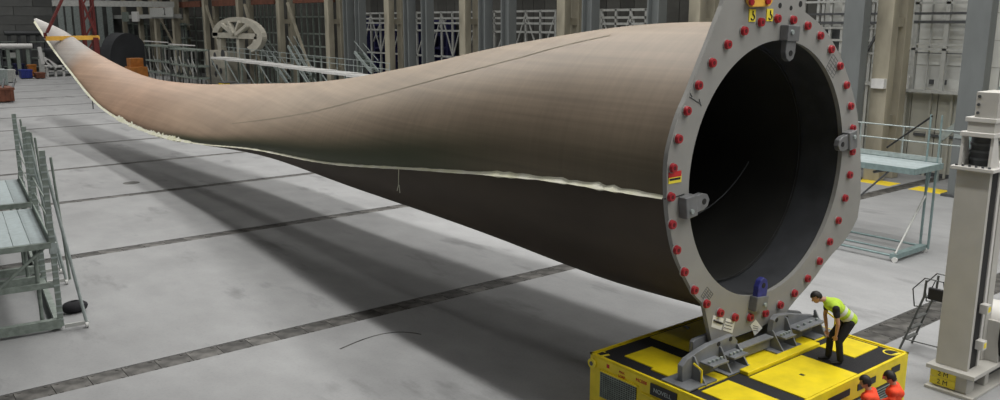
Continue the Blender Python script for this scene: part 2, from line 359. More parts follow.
for i in range(54):
    Y = 14 + i * .4
    q = lambda yy, dt: bsec(yy, slt(yy) + dt, .008)
    b.add([q(Y, -.009), q(Y, .009), q(Y + .4, .009), q(Y + .4, -.009)], [(0, 1, 2, 3)])
b.build('spar_line', 'spar', blade)
b = MB(); p = bsec(19.8, 0, .03); b.path([p, p + Vector((-.02, 0, -.45)), p + Vector((-.04, .05, -.62))], .012, 5); b.path([p + Vector((0, 0, -.45)), p + Vector((-.03, -.08, -.66))], .01, 5); b.build('loose_fibre', 'seam', blade)
b = MB(); p = bsec(62, 0, .03); b.bar(p, p + Vector((0, 0, -.7)), .06, .05); b.build('hanging_strip', 'motor', blade)
# ------------------------------------------------------------------ root ring plate
ring = thing('root_adaptor_plate', 'grey steel ring plate with red capped bolts on the blade root', 'ring plate', (15.46, 10.3, 1.6))
outl = [(707, 337), (702, 306), (692.5, 296), (680, 272), (671, 250), (665.5, 215), (664.2, 190), (664.3, 165), (667, 147), (676, 115), (685, 96), (696, 67), (707, 40), (713, 24), (720, 6)]
P2 = [pt(x, y, Y=10.3) for x, y in outl]
P2 = [p + Vector((.07, 0, 0)) for p in P2]
def chaikin(p, n=2):
    for _ in range(n):
        q = [p[0]]
        for a, c in zip(p, p[1:]): q += [a.lerp(c, .25), a.lerp(c, .75)]
        p = q + [p[-1]]
    return p
P2 = P2[:2] + chaikin(P2[2:13]) + P2[13:]
P2[0] = Vector((13.75, 10.3, 1.95))
P2 += [Vector((13.75, 10.3, 9.5)), Vector((16.2, 10.3, 9.5))]
outr = [(805, 12), (822, 25), (838, 50), (848, 75), (855, 100), (858.5, 120), (861, 155), (860.5, 212), (849, 236), (826, 261), (812.5, 281), (791, 305), (786, 314)]
P2 += chaikin([pt(x, y, Y=10.3) for x, y in outr], 1) + [Vector((15.3, 10.3, 1.95))]
def ring_mesh(y0, y1):
    # outline to hole, bridged by angle
    b = MB(); n = 288; angs = [2 * PI * i / n for i in range(n)]
    def outer(a):
        d = Vector((math.cos(a), math.sin(a))); best = None
        for p, q in zip(P2, P2[1:] + P2[:1]):
            px, pz, qx, qz = p.x - RC.x, p.z - RC.z, q.x - RC.x, q.z - RC.z
            ex, ez = qx - px, qz - pz; den = d.x * ez - d.y * ex
            if abs(den) < 1e-9: continue
            t = (px * ez - pz * ex) / den; s = (px * d.y - pz * d.x) / den
            if t > 0 and -1e-6 <= s <= 1 + 1e-6: best = t if best is None else max(best, t)
        return best or 3.4
    o = [outer(a) for a in angs]
    # snap the nearest ray to every corner
    vo = [ringpt(a, r, y0) for a, r in zip(angs, o)]
    for p in P2:
        a = math.atan2(p.z - RC.z, p.x - RC.x) % (2 * PI); i = int(round(a / (2 * PI) * n)) % n; vo[i] = Vector((p.x, y0, p.z))
    vi = [ringpt(a, RI, y0) for a in angs]; dy = Vector((0, y1 - y0, 0))
    vs = vo + vi + [v + dy for v in vo] + [v + dy for v in vi]
    fs = []
    for i in range(n):
        j = (i + 1) % n
        fs += [(i, j, n + j, n + i), (2 * n + j, 2 * n + i, 3 * n + i, 3 * n + j), (j, i, 2 * n + i, 2 * n + j), (n + i, n + j, 3 * n + j, 3 * n + i)]
    b.add(vs, fs); return b
ring_mesh(10.3, 10.4).build('ring_plate', 'plate', ring)
b = MB(); n = 72
vs = [ringpt(2 * PI * i / n, r, y) for y, r in ((10.41, RI), (11.35, RI), (11.35, 2.6), (10.41, 3.05)) for i in range(n)]
for k in range(2): b.add(vs, [(k * n + i, k * n + (i + 1) % n, (k + 1) * n + (i + 1) % n, (k + 1) * n + i) for i in range(n)], k == 0)
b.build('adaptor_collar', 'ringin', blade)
# bolts: washer, red cap and dark socket
BC = Vector((15.37, 0, 5.41))
nb = 36; firstb = None
wm = MB().tube((0, 0, 0), (0, -.02, 0), .105, 14); cm = MB().tube((0, -.02, 0), (0, -.085, 0), .092, 14, .08); sm_ = MB().tube((0, -.08, 0), (0, -.09, 0), .04, 8)
mw = wm.build('bolt_washer', 'plate', None).data; mc = cm.build('bolt_cap', 'red', None).data; ms = sm_.build('bolt_socket', 'hole', None).data
for o in [o for o in COL.objects if o.name in ('bolt_washer', 'bolt_cap', 'bolt_socket')]: bpy.data.objects.remove(o)
BOL = {}
def mesh_obj(name, me, parent, loc):
    o = bpy.data.objects.new(name, me); COL.objects.link(o); o.parent = parent; o.location = loc; return o
for i in range(nb):
    a = math.radians(92.4 - 10 * i)
    loc = Vector((BC.x + 3.165 * math.cos(a), 10.3, BC.z + 3.14 * math.sin(a))) - Vector(ring.location)
    if min(abs(math.degrees(a) % 360 - q) for q in (0, )) < 0: continue
    w = mesh_obj('bolt', mw, ring, loc); c = mesh_obj('bolt_cap', mc, w, (0, 0, 0)); 
    s_ = mesh_obj('bolt_socket', ms, w, (0, 0, 0))
# four clevis brackets pointing to the hole centre
def clevis(ang, blue=False):
    ca, sa = math.cos(ang), math.sin(ang); rad = Vector((ca, 0, sa)); tan = Vector((-sa, 0, ca)); Y = Vector((0, 1, 0))
    R = Matrix((tan, Y, rad)).transposed()
    b = MB(); b.box(ringpt(ang, 2.84, 10.3) + Y * -.1, (.42, .2, .32), rot=R)
    o = b.build('bracket', 'clevis', ring, .02)
    b = MB(); c0 = ringpt(ang, 2.70, 10.16); poly = []
    for u, v in ((-.17, .1), (-.17, -.24), (-.12, -.37), (0, -.43), (.12, -.37), (.17, -.24), (.17, .1)): poly.append(c0 + tan * u + rad * v)
    b.prism([p + Y * -.02 for p in poly], Y * .13); o2 = b.build('lug', 'bluewrap' if blue else 'clevis', o, .015)
    if blue: o2['label'] = 'lug wrapped in blue plastic'
    b = MB(); h = c0 + rad * -.26; b.tube(h + Y * -.03, h + Y * .12, .06, 12); b.build('pin_hole', 'rubber', o)
    b = MB(); h = ringpt(ang, 2.86, 10.3) + Y * -.2; b.tube(h + tan * .08, h + Y * -.03 + tan * .08, .05, 6); b.build('bracket_bolt', 'galv', o)
for ang, bl in ((187.5, False), (87, False), (8.5, False), (263.5, True)): clevis(math.radians(ang), bl)
# top lug, hook labels, papers, marks
b = MB(); poly = []
for px, py in ((746, -8), (745.5, 2), (749, 7.3), (766, 6.5), (769, 2), (770, -8)): poly.append(pt(px, py, Y=10.28))
b.prism(poly, (0, -.09, 0)); lug = b.build('lifting_lug', 'beamyel', ring, .02); lug['label'] = 'orange yellow lifting lug'
for px, py in ((750.5, 2), (767, 1)):
    c = pt(px, py, Y=10.19); b = MB(); b.tube(c, c + Vector((0, -.05, 0)), .07, 8); b.build('lug_bolt', 'red', lug)
for px, py, s in ((752, 15.5, 1), (769.5, 15, 1)):
    c = pt(px, py, Y=10.295); b = MB(); b.box(c, (.21, .02, .24)); o = b.build('hook_label', 'ygsign', ring); o['label'] = 'yellow label with a black hook sign'
    b = MB(); pts = [c + Vector((.01 * 1 + .055 * math.cos(a), -.014, -.035 + .05 * math.sin(a))) for a in [math.radians(x) for x in range(90, -185, -25)]]
    b.path([c + Vector((.01, -.014, .09)), c + Vector((.01, -.014, .015))] + pts, .014, 6); b.build('hook_sign', 'blackp', o)
for px, py, r in ((780, 5.5, .08), (791, 8, .07), (800.5, 4, .09)):
    c = pt(px, py, Y=10.3); b = MB(); b.tube(c + Vector((0, -.005, 0)), c + Vector((0, .05, 0)), r * .7, 12); b.build('lifting_hole', 'rubber', ring)
def papers(pxs, material, dz=.01):
    b = MB(); b.prism([pt(x, y, Y=10.298) for x, y in pxs], (0, -dz, 0)); return b.build('paper_note', material, ring)
o = papers(((713, 315), (723.5, 318.5), (721, 330), (711, 327)), 'paper'); 
def stroke(pxs, par, r=.012, y=10.285, m='blackp', name='written_mark'):
    b = MB(); b.path([pt(x, z, Y=y) for x, z in pxs], r, 4); return b.build(name, m, par)
stroke(((713.5, 320.5), (717, 322), (722, 323.5)), o, .03)
o = papers(((726, 318), (735, 320.5), (732, 333), (722.5, 330)), 'paper')
for k in range(3): stroke(((725.5 - k * .7, 321.5 + k * 3), (732.5 - k * .7, 323.5 + k * 3)), o, .008)
o = papers(((755.5, 319.5), (762, 328), (754.5, 335.5), (750, 325.5)), 'paper')
for k in range(3): stroke(((753.2, 325.5 + k * 2.4), (758, 327 + k * 2)), o, .007)
b = MB(); b.span(pt(668.5, 172.5, Y=10.298) , pt(681.3, 176, Y=10.284)); o = b.build('warning_label', 'inkred', ring); o['label'] = 'red and yellow warning label'
b = MB(); b.span(pt(668.5, 176, Y=10.298), pt(681.3, 182, Y=10.286)); o2 = b.build('label_panel', 'ygsign', o)
b = MB(); b.span(pt(669.5, 178.9, Y=10.286), pt(680.5, 179.3, Y=10.285)); b.build('label_line', 'blackp', o2)
stroke(((664.5, 199), (675, 197), (684, 194)), ring, .014, 10.3, name='parting_line')
for pxs in (((689.5, 97), (700.5, 104)), ((690, 93), (692, 97)), ((699, 99), (701, 106))): stroke(pxs, ring, .012, 10.299, 'motor')
random.seed(3)
for (ax, ay), (ex, ey), (fx, fy) in (((826, 68), (7, -14), (7, 10)), ((701, 296), (6, -9), (6, 7))):
    for k in range(4): stroke(((ax + fx * k / 3, ay + fy * k / 3), (ax + fx * k / 3 + ex, ay + fy * k / 3 + ey)), ring, .006, 10.299, 'motor')
    for k in range(6): stroke(((ax + ex * k / 5, ay + ey * k / 5), (ax + ex * k / 5 + fx, ay + ey * k / 5 + fy)), ring, .006, 10.299, 'motor')
b = MB(); b.path([ringpt(math.radians(-8 - 4.5 * k), 2.45 - .04 * k, 12.6 + .06 * k) for k in range(12)], .016, 6); b.build('loose_cable', 'motor', blade)
# ------------------------------------------------------------------ transporter
X0, X1, Y0, Y1, ZT = 12.27, 17.66, 8.1, 12.36, 1.48
tr = thing('transporter', 'yellow flat transporter with black walkways under the blade root', 'transporter', ((X0 + X1) / 2, (Y0 + Y1) / 2, 0))
b = MB(); b.span((X0, Y0, .35), (X1, Y1, ZT)); b.build('chassis', 'yellow', tr, .02)
b = MB(); b.span((X0 + .1, Y0 + .1, ZT), (X1 - .1, Y1 - .1, ZT + .006)); b.build('anti_slip_mat', 'black', tr)
def panel(x0, x1, y0, y1, h=.03, m='yellow', name='deck_panel'):
    b = MB(); b.span((x0, y0, ZT), (x1, y1, ZT + h)); return b.build(name, m, tr, .008)
panel(12.72, 13.58, 10.55, 11.78); panel(12.58, 13.42, 8.25, 9.62); panel(13.86, 15.72, 8.18, 9.46); panel(16.48, 17.46, 8.68, 9.52)
panel(14.0, 17.3, 11.1, 12.2); panel(12.62, 17.5, 9.72, 10.95, .035, name='cradle_bed')
b = MB(); b.span((13.9, 9.5, ZT), (16.5, 9.72, ZT + .1)); b.build('stop_bar', 'yellow', tr, .02)
panel(14.0, 14.7, 9.75, 10.05, .06, name='shim_plate'); panel(15.6, 16.3, 9.75, 10.0, .06, name='shim_plate')
b = MB(); b.span((14.75, 8.8, ZT + .03), (14.83, 8.9, ZT + .034)); b.build('panel_hole', 'blackp', tr)
# raised edge lip
for a, c in (((X0, Y0, ZT), (X0 + .06, Y1, ZT + .03)), ((X1 - .06, Y0, ZT), (X1, Y1, ZT + .03)), ((X0, Y0, ZT), (X1, Y0 + .06, ZT + .03)), ((X0, Y1 - .06, ZT), (X1, Y1, ZT + .03))):
    b = MB(); b.span(a, c); b.build('edge_lip', 'yellow', tr)
for c in ((12.42, 12.2), (17.4, 8.36)):
    b = MB()
    for k in range(14):
        a, a2 = 2 * PI * k / 20, 2 * PI * (k + 1) / 20
        b.bar((c[0] + .15 * math.cos(a), c[1] + .15 * math.sin(a), ZT + .01), (c[0] + .15 * math.cos(a2), c[1] + .15 * math.sin(a2), ZT + .01), .035, .008)
    b.bar((c[0] - .1, c[1] - .1, ZT + .01), (c[0] + .12, c[1] - .14, ZT + .01), .07, .008); b.build('lifting_eye_mark', 'ygsign', tr)
    
# left flank: grille, plates, writing
def flank(y0, y1, z0, z1, m, name, th=.02):
    b = MB(); b.span((X0 - th, y0, z0), (X0, y1, z1)); return b.build(name, m, tr)
g = flank(11.0, 12.02, .62, 1.2, 'blackp', 'grille', .012)
for k in range(13):
    b = MB(); z = .64 + k * .045; b.span((X0 - .03, 11.0, z), (X0 - .012, 12.02, z + .014)); b.build('grille_bar', 'galv_green', g)
for k in range(16):
    b = MB(); y = 11.02 + k * .066; b.span((X0 - .028, y, .62), (X0 - .012, y + .012, 1.2)); b.build('grille_bar', 'galv_green', g)
flank(10.95, 12.06, 1.2, 1.235, 'yellow', 'grille_frame', .035); flank(9.0, 10.9, 1.1, 1.13, 'yellow', 'grille_frame', .03)
np_ = flank(9.95, 10.62, 1.18, 1.42, 'blackp', 'name_plate', .03)
text('NOVELL', .125, 'galv', np_, (X0 - .032, 10.3, 1.3), (0, -1, 0), (0, 0, 1))
flank(10.2, 10.6, .72, 1.02, 'blackp', 'vent_opening', .012); flank(9.4, 9.8, .72, 1.02, 'blackp', 'vent_opening', .012)
text('MC008', .10, 'inkred', tr, (X0 - .004, 10.88, 1.35), (0, -1, 0), (0, 0, 1))
text('MAX', .07, 'inkred', tr, (X0 - .004, 11.42, 1.36), (0, -1, 0), (0, 0, 1)); text('LOAD', .07, 'inkred', tr, (X0 - .004, 11.42, 1.27), (0, -1, 0), (0, 0, 1))
flank(11.78, 11.86, 1.33, 1.41, 'inkred', 'warning_dot', .005)
b = MB(); b.tube((X0 - .01, 12.27, 1.3), (X0 - .05, 12.27, 1.3), .11, 14); o = b.build('tie_down_ring', 'ygsign', tr)
b = MB(); b.tube((X0 - .045, 12.27, 1.3), (X0 - .06, 12.27, 1.3), .05, 10); b.build('ring_eye', 'motor', o)
# near flank
for k, (x0, x1) in enumerate(((13.0, 13.5), (13.7, 14.2), (14.5, 15.3), (15.6, 15.9), (16.0, 16.3), (16.95, 17.3))):
    b = MB(); b.span((x0, Y0 - .015, 1.2), (x1, Y0, 1.34)); b.build('side_slot', 'blackp', tr)
for x0, x1 in ((12.9, 14.2), (14.4, 15.8), (16.0, 17.2)):
    b = MB(); b.span((x0, Y0 - .02, .55), (x1, Y0, 1.05)); o = b.build('side_grille', 'blackp', tr)
    for k in range(8): bb = MB(); bb.span((x0, Y0 - .035, .57 + k * .06), (x1, Y0 - .02, .59 + k * .06)); bb.build('grille_bar', 'galv_green', o)
b = MB(); b.span((16.6, Y0 - .01, 1.18), (16.75, Y0, 1.28)); b.build('warning_dot', 'inkred', tr)
for x in (13.0, 14.4, 15.6, 16.9):
    for y in (8.7, 11.8):
        b = MB(); b.tube((x, y - .2, .36), (x, y + .2, .36), .36, 20); o = b.build('wheel', 'rubber', tr)
b = MB(); b.span((13.3, 11.62, ZT + .034), (13.3, 11.62, ZT + .034)); 
# a paper scrap lies on the back panel
b = MB(); p = pt(687, 327.5, Z=ZT + .04); b.box(p, (.22, .05, .01), .9); b.box(p + Vector((.03, .03, 0)), (.05, .16, .01), .5); tag(b.build('paper_scrap', 'paper'), 'torn white paper scrap on the transporter deck behind the ring', 'paper')
# ------------------------------------------------------------------ cradle
cr = thing('root_cradle', 'dark grey welded steel cradle holding the ring plate on the transporter', 'cradle', (15.2, 10.2, ZT + .035))
ZB = ZT + .035
Lp = [(681, 377), (681, 366), (686, 359), (697, 351), (708, 344.5), (732, 334.5), (736, 340), (737, 353)]
Rp = [(770, 344), (770.5, 331), (772.5, 320), (777, 315), (788, 313.4), (813, 315), (817, 321), (818, 329)]
def cheek(pxs, yf, th, dy=0):
    pts = [pt(x, y, Y=10.1) for x, y in pxs]; pts = [Vector((p.x, yf, max(p.z, ZB))) for p in pts]
    pts[0].z = ZB; pts[-1].z = ZB
    b = MB(); b.prism(pts, (0, th, 0)); return b.build('cheek_plate', 'cradle', cr, .01)
for pp_ in (Lp, Rp):
    cheek(pp_, 10.06, .13)
for pp_ in ([(706, 352), (706, 347)] + Lp[4:], Rp): cheek(pp_, 10.42, .1)
def cbox(a, c, name, m='cradle'):
    b = MB(); b.span(a, c); return b.build(name, m, cr, .006)
xl = [pt(x, y, Y=10.06).x for x, y in Lp]; xr = [pt(x, y, Y=10.06).x for x, y in Rp]
cbox((xl[0] - .16, 9.72, ZB), (xl[0] + .7, 10.42, ZB + .035), 'base_plate'); cbox((xl[-1] - .75, 9.7, ZB), (xl[-1] + .05, 10.6, ZB + .035), 'base_plate')
cbox((xr[0] - .15, 9.75, ZB), (xr[0] + .75, 10.6, ZB + .035), 'base_plate'); cbox((xr[-1] - .65, 9.75, ZB), (xr[-1] + .2, 10.6, ZB + .035), 'base_plate')
cbox((xl[-1], 10.06, ZB + .05), (xr[0], 10.18, ZB + .3), 'crossbar'); cbox((xl[-1], 9.98, ZB + .28), (xr[0], 10.2, ZB + .32), 'crossbar')
def gusset(x, h, d=.36, th=.04):
    b = MB(); b.prism([(x, 10.06, ZB), (x, 10.06 - d, ZB), (x, 10.06 - d * .75, ZB + h * .25), (x, 10.02, ZB + h), (x, 10.06, ZB + h)], (th, 0, 0)); return b.build('gusset', 'cradle', cr, .004)
for x, h in ((xl[0] + .33, .5), (xl[-1] - .62, .5), (xl[-1] - .05, .42), (xr[0] + .02, .42), (xr[0] + .5, .62), (xr[-1] - .25, .55)): gusset(x, h)
def shelf(x0, x1, z):
    o = cbox((x0, 9.72, z), (x1, 10.06, z + .04), 'shelf_plate')
    for k in range(4):
        x = x0 + (x1 - x0) * (k + .5) / 4; b = MB(); b.tube((x, 9.86, z + .04), (x, 9.86, z + .09), .035, 6); b.build('shelf_bolt', 'galv', o)
shelf(xl[0] + .55, xl[0] + 1.05, ZB + .3); shelf(xl[-1] - .55, xl[-1] - .08, ZB + .3); shelf(xr[0] + .05, xr[0] + .45, ZB + .3); shelf(xr[0] + .6, xr[-1] - .3, ZB + .35)
for px, py in ((719, 344), (731, 339), (777, 320), (787, 318)):
    p = pt(px, py, Y=10.05); b = MB(); b.tube(p, p + Vector((0, .01, 0)), .05, 10); b.build('pin_hole', 'rubber', cr)
for x in (xl[0] + .1, xr[-1] + .05):
    b = MB(); b.bar((x + .2, 9.8, ZB + .03), (x + .2, 9.8, ZB + .3), .03, .03); b.bar((x + .2, 9.8, ZB + .3), (x + .12, 9.95, ZB + .42), .03, .03); o = b.build('yellow_bracket', 'yellow', cr)

# ------------------------------------------------------------------ people
DG = lambda: bpy.context.evaluated_depsgraph_get()
def skin_mesh(chains, sub=1):
    """tapering limbs swept along chains [(point, radius or (rx, ry)), ...] with rounded ends; a voxel remesh fuses them"""
    b = MB(); n = 14
    for ch in chains:
        P = [Vector(p) for p, r in ch]; Rr = [r if isinstance(r, tuple) else (r, r) for p, r in ch]; rings = []
        for i, p in enumerate(P):
            d = (P[min(i + 1, len(P) - 1)] - P[max(i - 1, 0)]).normalized()
            x = Vector((1, 0, 0)) if abs(d.x) < .85 else Vector((0, 1, 0))
            x = (x - d * x.dot(d)).normalized(); y = d.cross(x); rings.append((p, d, x, y))
        prof = []
        p, d, x, y = rings[0]; rx, ry = Rr[0]; k = min(rx, ry)
        for a in (80, 55, 25): c = math.cos(math.radians(a)); prof.append((p - d * k * math.sin(math.radians(a)), x * rx * c, y * ry * c))
        for (p, d, x, y), (rx, ry) in zip(rings, Rr): prof.append((p, x * rx, y * ry))
        p, d, x, y = rings[-1]; rx, ry = Rr[-1]; k = min(rx, ry)
        for a in (25, 55, 80): c = math.cos(math.radians(a)); prof.append((p + d * k * math.sin(math.radians(a)), x * rx * c, y * ry * c))
        vs = [c + u * math.cos(2 * PI * j / n) + v * math.sin(2 * PI * j / n) for c, u, v in prof for j in range(n)]; m = len(prof)
        b.add(vs, [(i * n + j, i * n + (j + 1) % n, (i + 1) * n + (j + 1) % n, (i + 1) * n + j) for i in range(m - 1) for j in range(n)] + [tuple(range(n - 1, -1, -1)), tuple(range((m - 1) * n, m * n))])
        for p, r in list(zip(P, Rr))[1:-1]: b.ball(p, min(r), n=12, m=8)
    return b.v, b.f
def fuse(o, v=.012, smooth=4):
    r = o.modifiers.new('remesh', 'REMESH'); r.mode = 'VOXEL'; r.voxel_size = v; r.use_smooth_shade = True
    if smooth: q = o.modifiers.new('smooth', 'SMOOTH'); q.iterations = smooth; q.factor = .5
    return o
def lerp(a, b, t): return tuple(Vector(a).lerp(Vector(b), t))
def basis(f, up=(0, 0, 1)):
    f = Vector(f).normalized(); x = f.cross(Vector(up)).normalized(); return Matrix((x, f, x.cross(f))).transposed()
def person(label, loc, rz, J, top, legs='darkcloth', vest=None, cap=False, sleeve='short'):
    root = thing('person', label, 'person', loc, rz=rz)
    HB = basis(J['face'], J.get('up', (0, 0, 1))); hc = Vector(J['head']); hd = lambda x, y, z: hc + HB @ Vector((x, y, z))
    hip, chest, neck = J['hip'], J['chest'], J['neck']; mid = lerp(hip, chest, .5)
    ch = [[(hip, (.15, .11)), (mid, (.135, .10)), (chest, (.16, .11)), (neck, .06), (tuple(hd(0, -.02, -.05)), .055)]]
    for s in 'LR':
        sh, el, ha = J['sho' + s], J['elb' + s], J['hand' + s]; k, a = J['knee' + s], J['ank' + s]
        ch.append([(chest, (.16, .11)), (sh, .062), (lerp(sh, el, .5), .05), (el, .042), (lerp(el, ha, .5), .038), (ha, .028)])
        ch.append([(hip, (.15, .11)), (J['leg' + s], .092), (lerp(J['leg' + s], k, .5), .08), (k, .06), (lerp(k, a, .4), .056), (a, .04)])
    b = MB(); b.add(*skin_mesh(ch))
    b.ball(hd(0, 0, .01), .076, .096, .112, 16, 12, HB); b.ball(hd(0, .03, -.055), .055, .062, .058, 12, 8, HB)   # skull and jaw
    b.ball(hd(0, .10, -.01), .014, .022, .024, 8, 6, HB); b.ball(hd(0, .088, -.055), .024, .012, .008, 8, 6, HB)    # nose and lips
    for sx in (-1, 1): b.ball(hd(sx * .077, -.005, 0), .012, .022, .032, 8, 6, HB)
    for s in 'LR':
        ha = Vector(J['hand' + s]); el = Vector(J['elb' + s]); d = (ha - el).normalized(); d = (d + Vector(J.get('hd' + s, (0, 0, 0)))).normalized()
        sx = -1 if s == 'L' else 1; side = Vector((0, 1, 0)); side = (side - d * side.dot(d)).normalized(); inn = d.cross(side) * sx
        if inn.x * sx > 0: inn = -inn
        palm = ha + d * .085
        b.add(*skin_mesh([[(tuple(ha), (.028, .022)), (tuple(ha + d * .045), (.04, .02)), (tuple(palm), (.042, .018))]]))
        for i, (o, L) in enumerate(((.033, .072), (.011, .082), (-.011, .076), (-.032, .058))):
            p0 = ha + d * .065 + side * o; p1 = ha + d * .105 + side * o * 1.1; p2 = p1 + d * L * .5 + inn * .008; p3 = p2 + (d * .7 + inn * .6).normalized() * L * .5
            b.add(*skin_mesh([[(tuple(p0), .010), (tuple(p1), .010), (tuple(p2), .009), (tuple(p3), .007)]]))
        p0 = ha + d * .03 + side * .025; p1 = ha + d * .06 + side * .055 + inn * .01; p2 = ha + d * .095 + side * .062 + inn * .02
        b.add(*skin_mesh([[(tuple(p0), .013), (tuple(p1), .012), (tuple(p2), .009)]]))
    o = b.build('body', 'skin', root); fuse(o, .007, 2)
    e = MB()
    for sx in (-1, 1): e.ball(hd(sx * .03, .083, .02), .011, .01, .008, 8, 6, HB)
    e.build('eyes', 'eye', root)
    # hair (or knitted cap): the upper and rear part of a slightly larger skull
    h = MB(); n, m = 18, 14; vs = []; keep = []
    for j in range(m + 1):
        for i in range(n):
            a, q = PI * j / m, 2 * PI * i / n; v = Vector((.084 * math.sin(a) * math.cos(q), .106 * math.sin(a) * math.sin(q), .123 * math.cos(a)))
            vs.append(hd(*(v + Vector((0, -.008, .015)) + Vector((random.uniform(-.003, .003), random.uniform(-.003, .003), random.uniform(-.003, .003)))))); keep.append(v.z > ((.045 if v.y > .035 else .0 if v.y > -.03 else -.07) if cap else (.035 if v.y > .05 else -.035 if v.y > -.02 else -.1)))
    fs = [(j * n + i, (j + 1) * n + i, (j + 1) * n + (i + 1) % n, j * n + (i + 1) % n) for j in range(m) for i in range(n)]
    h.add(vs, [f for f in fs if all(keep[i] for i in f)], True)
    ho = h.build('knitted_cap' if cap else 'hair', 'hair', root); so = ho.modifiers.new('solid', 'SOLIDIFY'); so.thickness = .012; so.offset = 1
    # trousers, boots, shirt, vest
    ch = []
    for s in 'LR':
        k, a = J['knee' + s], J['ank' + s]
        ch.append([(mid, (.148, .112)), (hip, (.168, .128)), (J['leg' + s], .11), (lerp(J['leg' + s], k, .5), .095), (k, .078), (lerp(k, a, .5), .072), (lerp(k, a, .97), .068)])
    t = MB(); t.add(*skin_mesh(ch)); fuse(t.build('trousers', legs, root))
    for s in 'LR':
        a = Vector(J['ank' + s]); f = Vector(J.get('toe', (0, 1, 0))); t = MB()
        t.add(*skin_mesh([[(tuple(a + Vector((0, 0, .04))), .055), (tuple(a + Vector((0, 0, -.035))), .052), (tuple(a + f * .1 + Vector((0, 0, -.05))), (.05, .04)), (tuple(a + f * .19 + Vector((0, 0, -.055))), (.042, .03))]]))
        fuse(t.build('boot', 'rubber', root), .01, 2)
    ch = [[(lerp(hip, chest, .12), (.162, .125)), (mid, (.155, .118)), (chest, (.182, .13)), (lerp(chest, neck, .8), .075)]]
    for s in 'LR':
        sh, el, ha = J['sho' + s], J['elb' + s], J['hand' + s]; c = [(chest, (.182, .13)), (sh, .08), (lerp(sh, el, .45), .068)]
        if sleeve == 'long': c += [(el, .056), (lerp(el, ha, .85), .046)]
        ch.append(c)
    t = MB(); t.add(*skin_mesh(ch)); fuse(t.build('shirt', top, root))
    if vest:
        ch = [[(lerp(hip, chest, -.02), (.182, .145)), (mid, (.178, .14)), (lerp(hip, chest, .8), (.195, .148)), (chest, (.2, .148)), (lerp(chest, neck, .72), .088)]]
        for s in 'LR': ch.append([(chest, (.2, .148)), (lerp(chest, J['sho' + s], .8), .098)])
        t = MB(); t.add(*skin_mesh(ch)); vo = fuse(t.build('safety_vest', vest, root))
        def sect(u):                                          # half widths of the vest along the torso
            return (.186 + .016 * u, .146 + .004 * u)
        for lo in (.14, .48):                                  # reflective bands hug the vest
            r = MB(); n = 24; p0, p1 = Vector(lerp(hip, chest, lo)), Vector(lerp(hip, chest, lo + .17)); d = (p1 - p0).normalized(); x = Vector((1, 0, 0)); y = d.cross(x)
            vs = []
            for p, u in ((p0, lo), (p1, lo + .17)):
                rx, ry = sect(u); vs += [p + x * rx * math.cos(2 * PI * j / n) + y * ry * math.sin(2 * PI * j / n) for j in range(n)]
            r.add(vs, [(j, (j + 1) % n, n + (j + 1) % n, n + j) for j in range(n)], True); r.build('reflective_band', 'reflect', vo)
    return root
J = dict(hip=(0, -.30, .96), chest=(0, .07, 1.27), neck=(0, .27, 1.38), head=(0, .43, 1.42), face=(.05, .8, -.6), up=(0, .6, .8),
         shoL=(-.22, .10, 1.25), elbL=(-.27, .05, .94), handL=(-.2, .04, .68), shoR=(.22, .10, 1.25), elbR=(.25, .12, .96), handR=(.15, .10, .68),
         legL=(-.1, -.26, .90), legR=(.1, -.26, .90), kneeL=(-.13, -.06, .5), kneeR=(.12, .02, .51), ankL=(-.13, -.12, .1), ankR=(.13, .03, .1))
person('worker in green yellow vest and dark cap bending over the transporter deck', (15.9, 8.86, ZT + .012), math.radians(52), J, 'darkcloth', vest='hivis', cap=True)
def standing(dh, lean, face, arms=0.):
    z = dh
    return dict(hip=(0, 0, .93 * z), chest=(0, .02 + lean * .4, 1.33 * z), neck=(0, .03 + lean, 1.49 * z), head=(0, .07 + lean * 1.7, 1.62 * z), face=face, up=(0, .15, 1),
        shoL=(-.2, .02 + lean * .6, 1.4 * z), elbL=(-.25, .08, 1.1 * z), handL=(-.2, .32, 1.02 * z), shoR=(.2, .02 + lean * .6, 1.4 * z), elbR=(.25, .08, 1.1 * z), handR=(.2, .3, .98 * z),
        legL=(-.095, 0, .87), legR=(.095, 0, .87), kneeL=(-.11, .03, .49), kneeR=(.11, .03, .49), ankL=(-.12, -.02, .09), ankR=(.12, .0, .09))
person('dark haired person in orange top, the left one at the transporter edge', (15.17, 7.56, 0), math.radians(14), standing(1.02, .05, (-.15, .9, -.35)), 'orange', sleeve='long')
person('dark haired person in red orange top, the right one by the transporter corner', (15.86, 7.42, 0), math.radians(22), standing(1.0, .05, (.1, .85, -.5)), 'orange', sleeve='long')
# ------------------------------------------------------------------ machine tower on the right
c = pt(967, 372, Z=.6); l = pt(937, 361.5, Z=.6)
TX, TY, TW = c.x, c.y, l.y - c.y
tw = thing('machine_tower', 'tall light grey machine column with yellow signs at its foot', 'machine', (TX + .6, TY + TW / 2, 0))
def tb(a, c_, name, m='tower', bev=.01):
    b = MB(); b.span(a, c_); return b.build(name, m, tw, bev)
tb((TX, TY, .6), (TX + .12, TY + TW, 5.25), 'column_face'); tb((TX + .12, TY + .03, .6), (TX + .5, TY + TW - .1, 5.25), 'guide_slot', 'rubber'); tb((TX + .5, TY, .6), (TX + .62, TY + TW, 5.25), 'column_rail', 'towerw')
tb((TX + .95, TY + .1, .6), (TX + 1.25, TY + TW, 5.25), 'column_back')
tb((TX - .2, TY - .25, .5), (TX + 4.5, TY + TW + .12, .6), 'upper_flange'); tb((TX - .2, TY - .25, 0), (TX + 4.5, TY + TW + .12, .07), 'lower_flange')
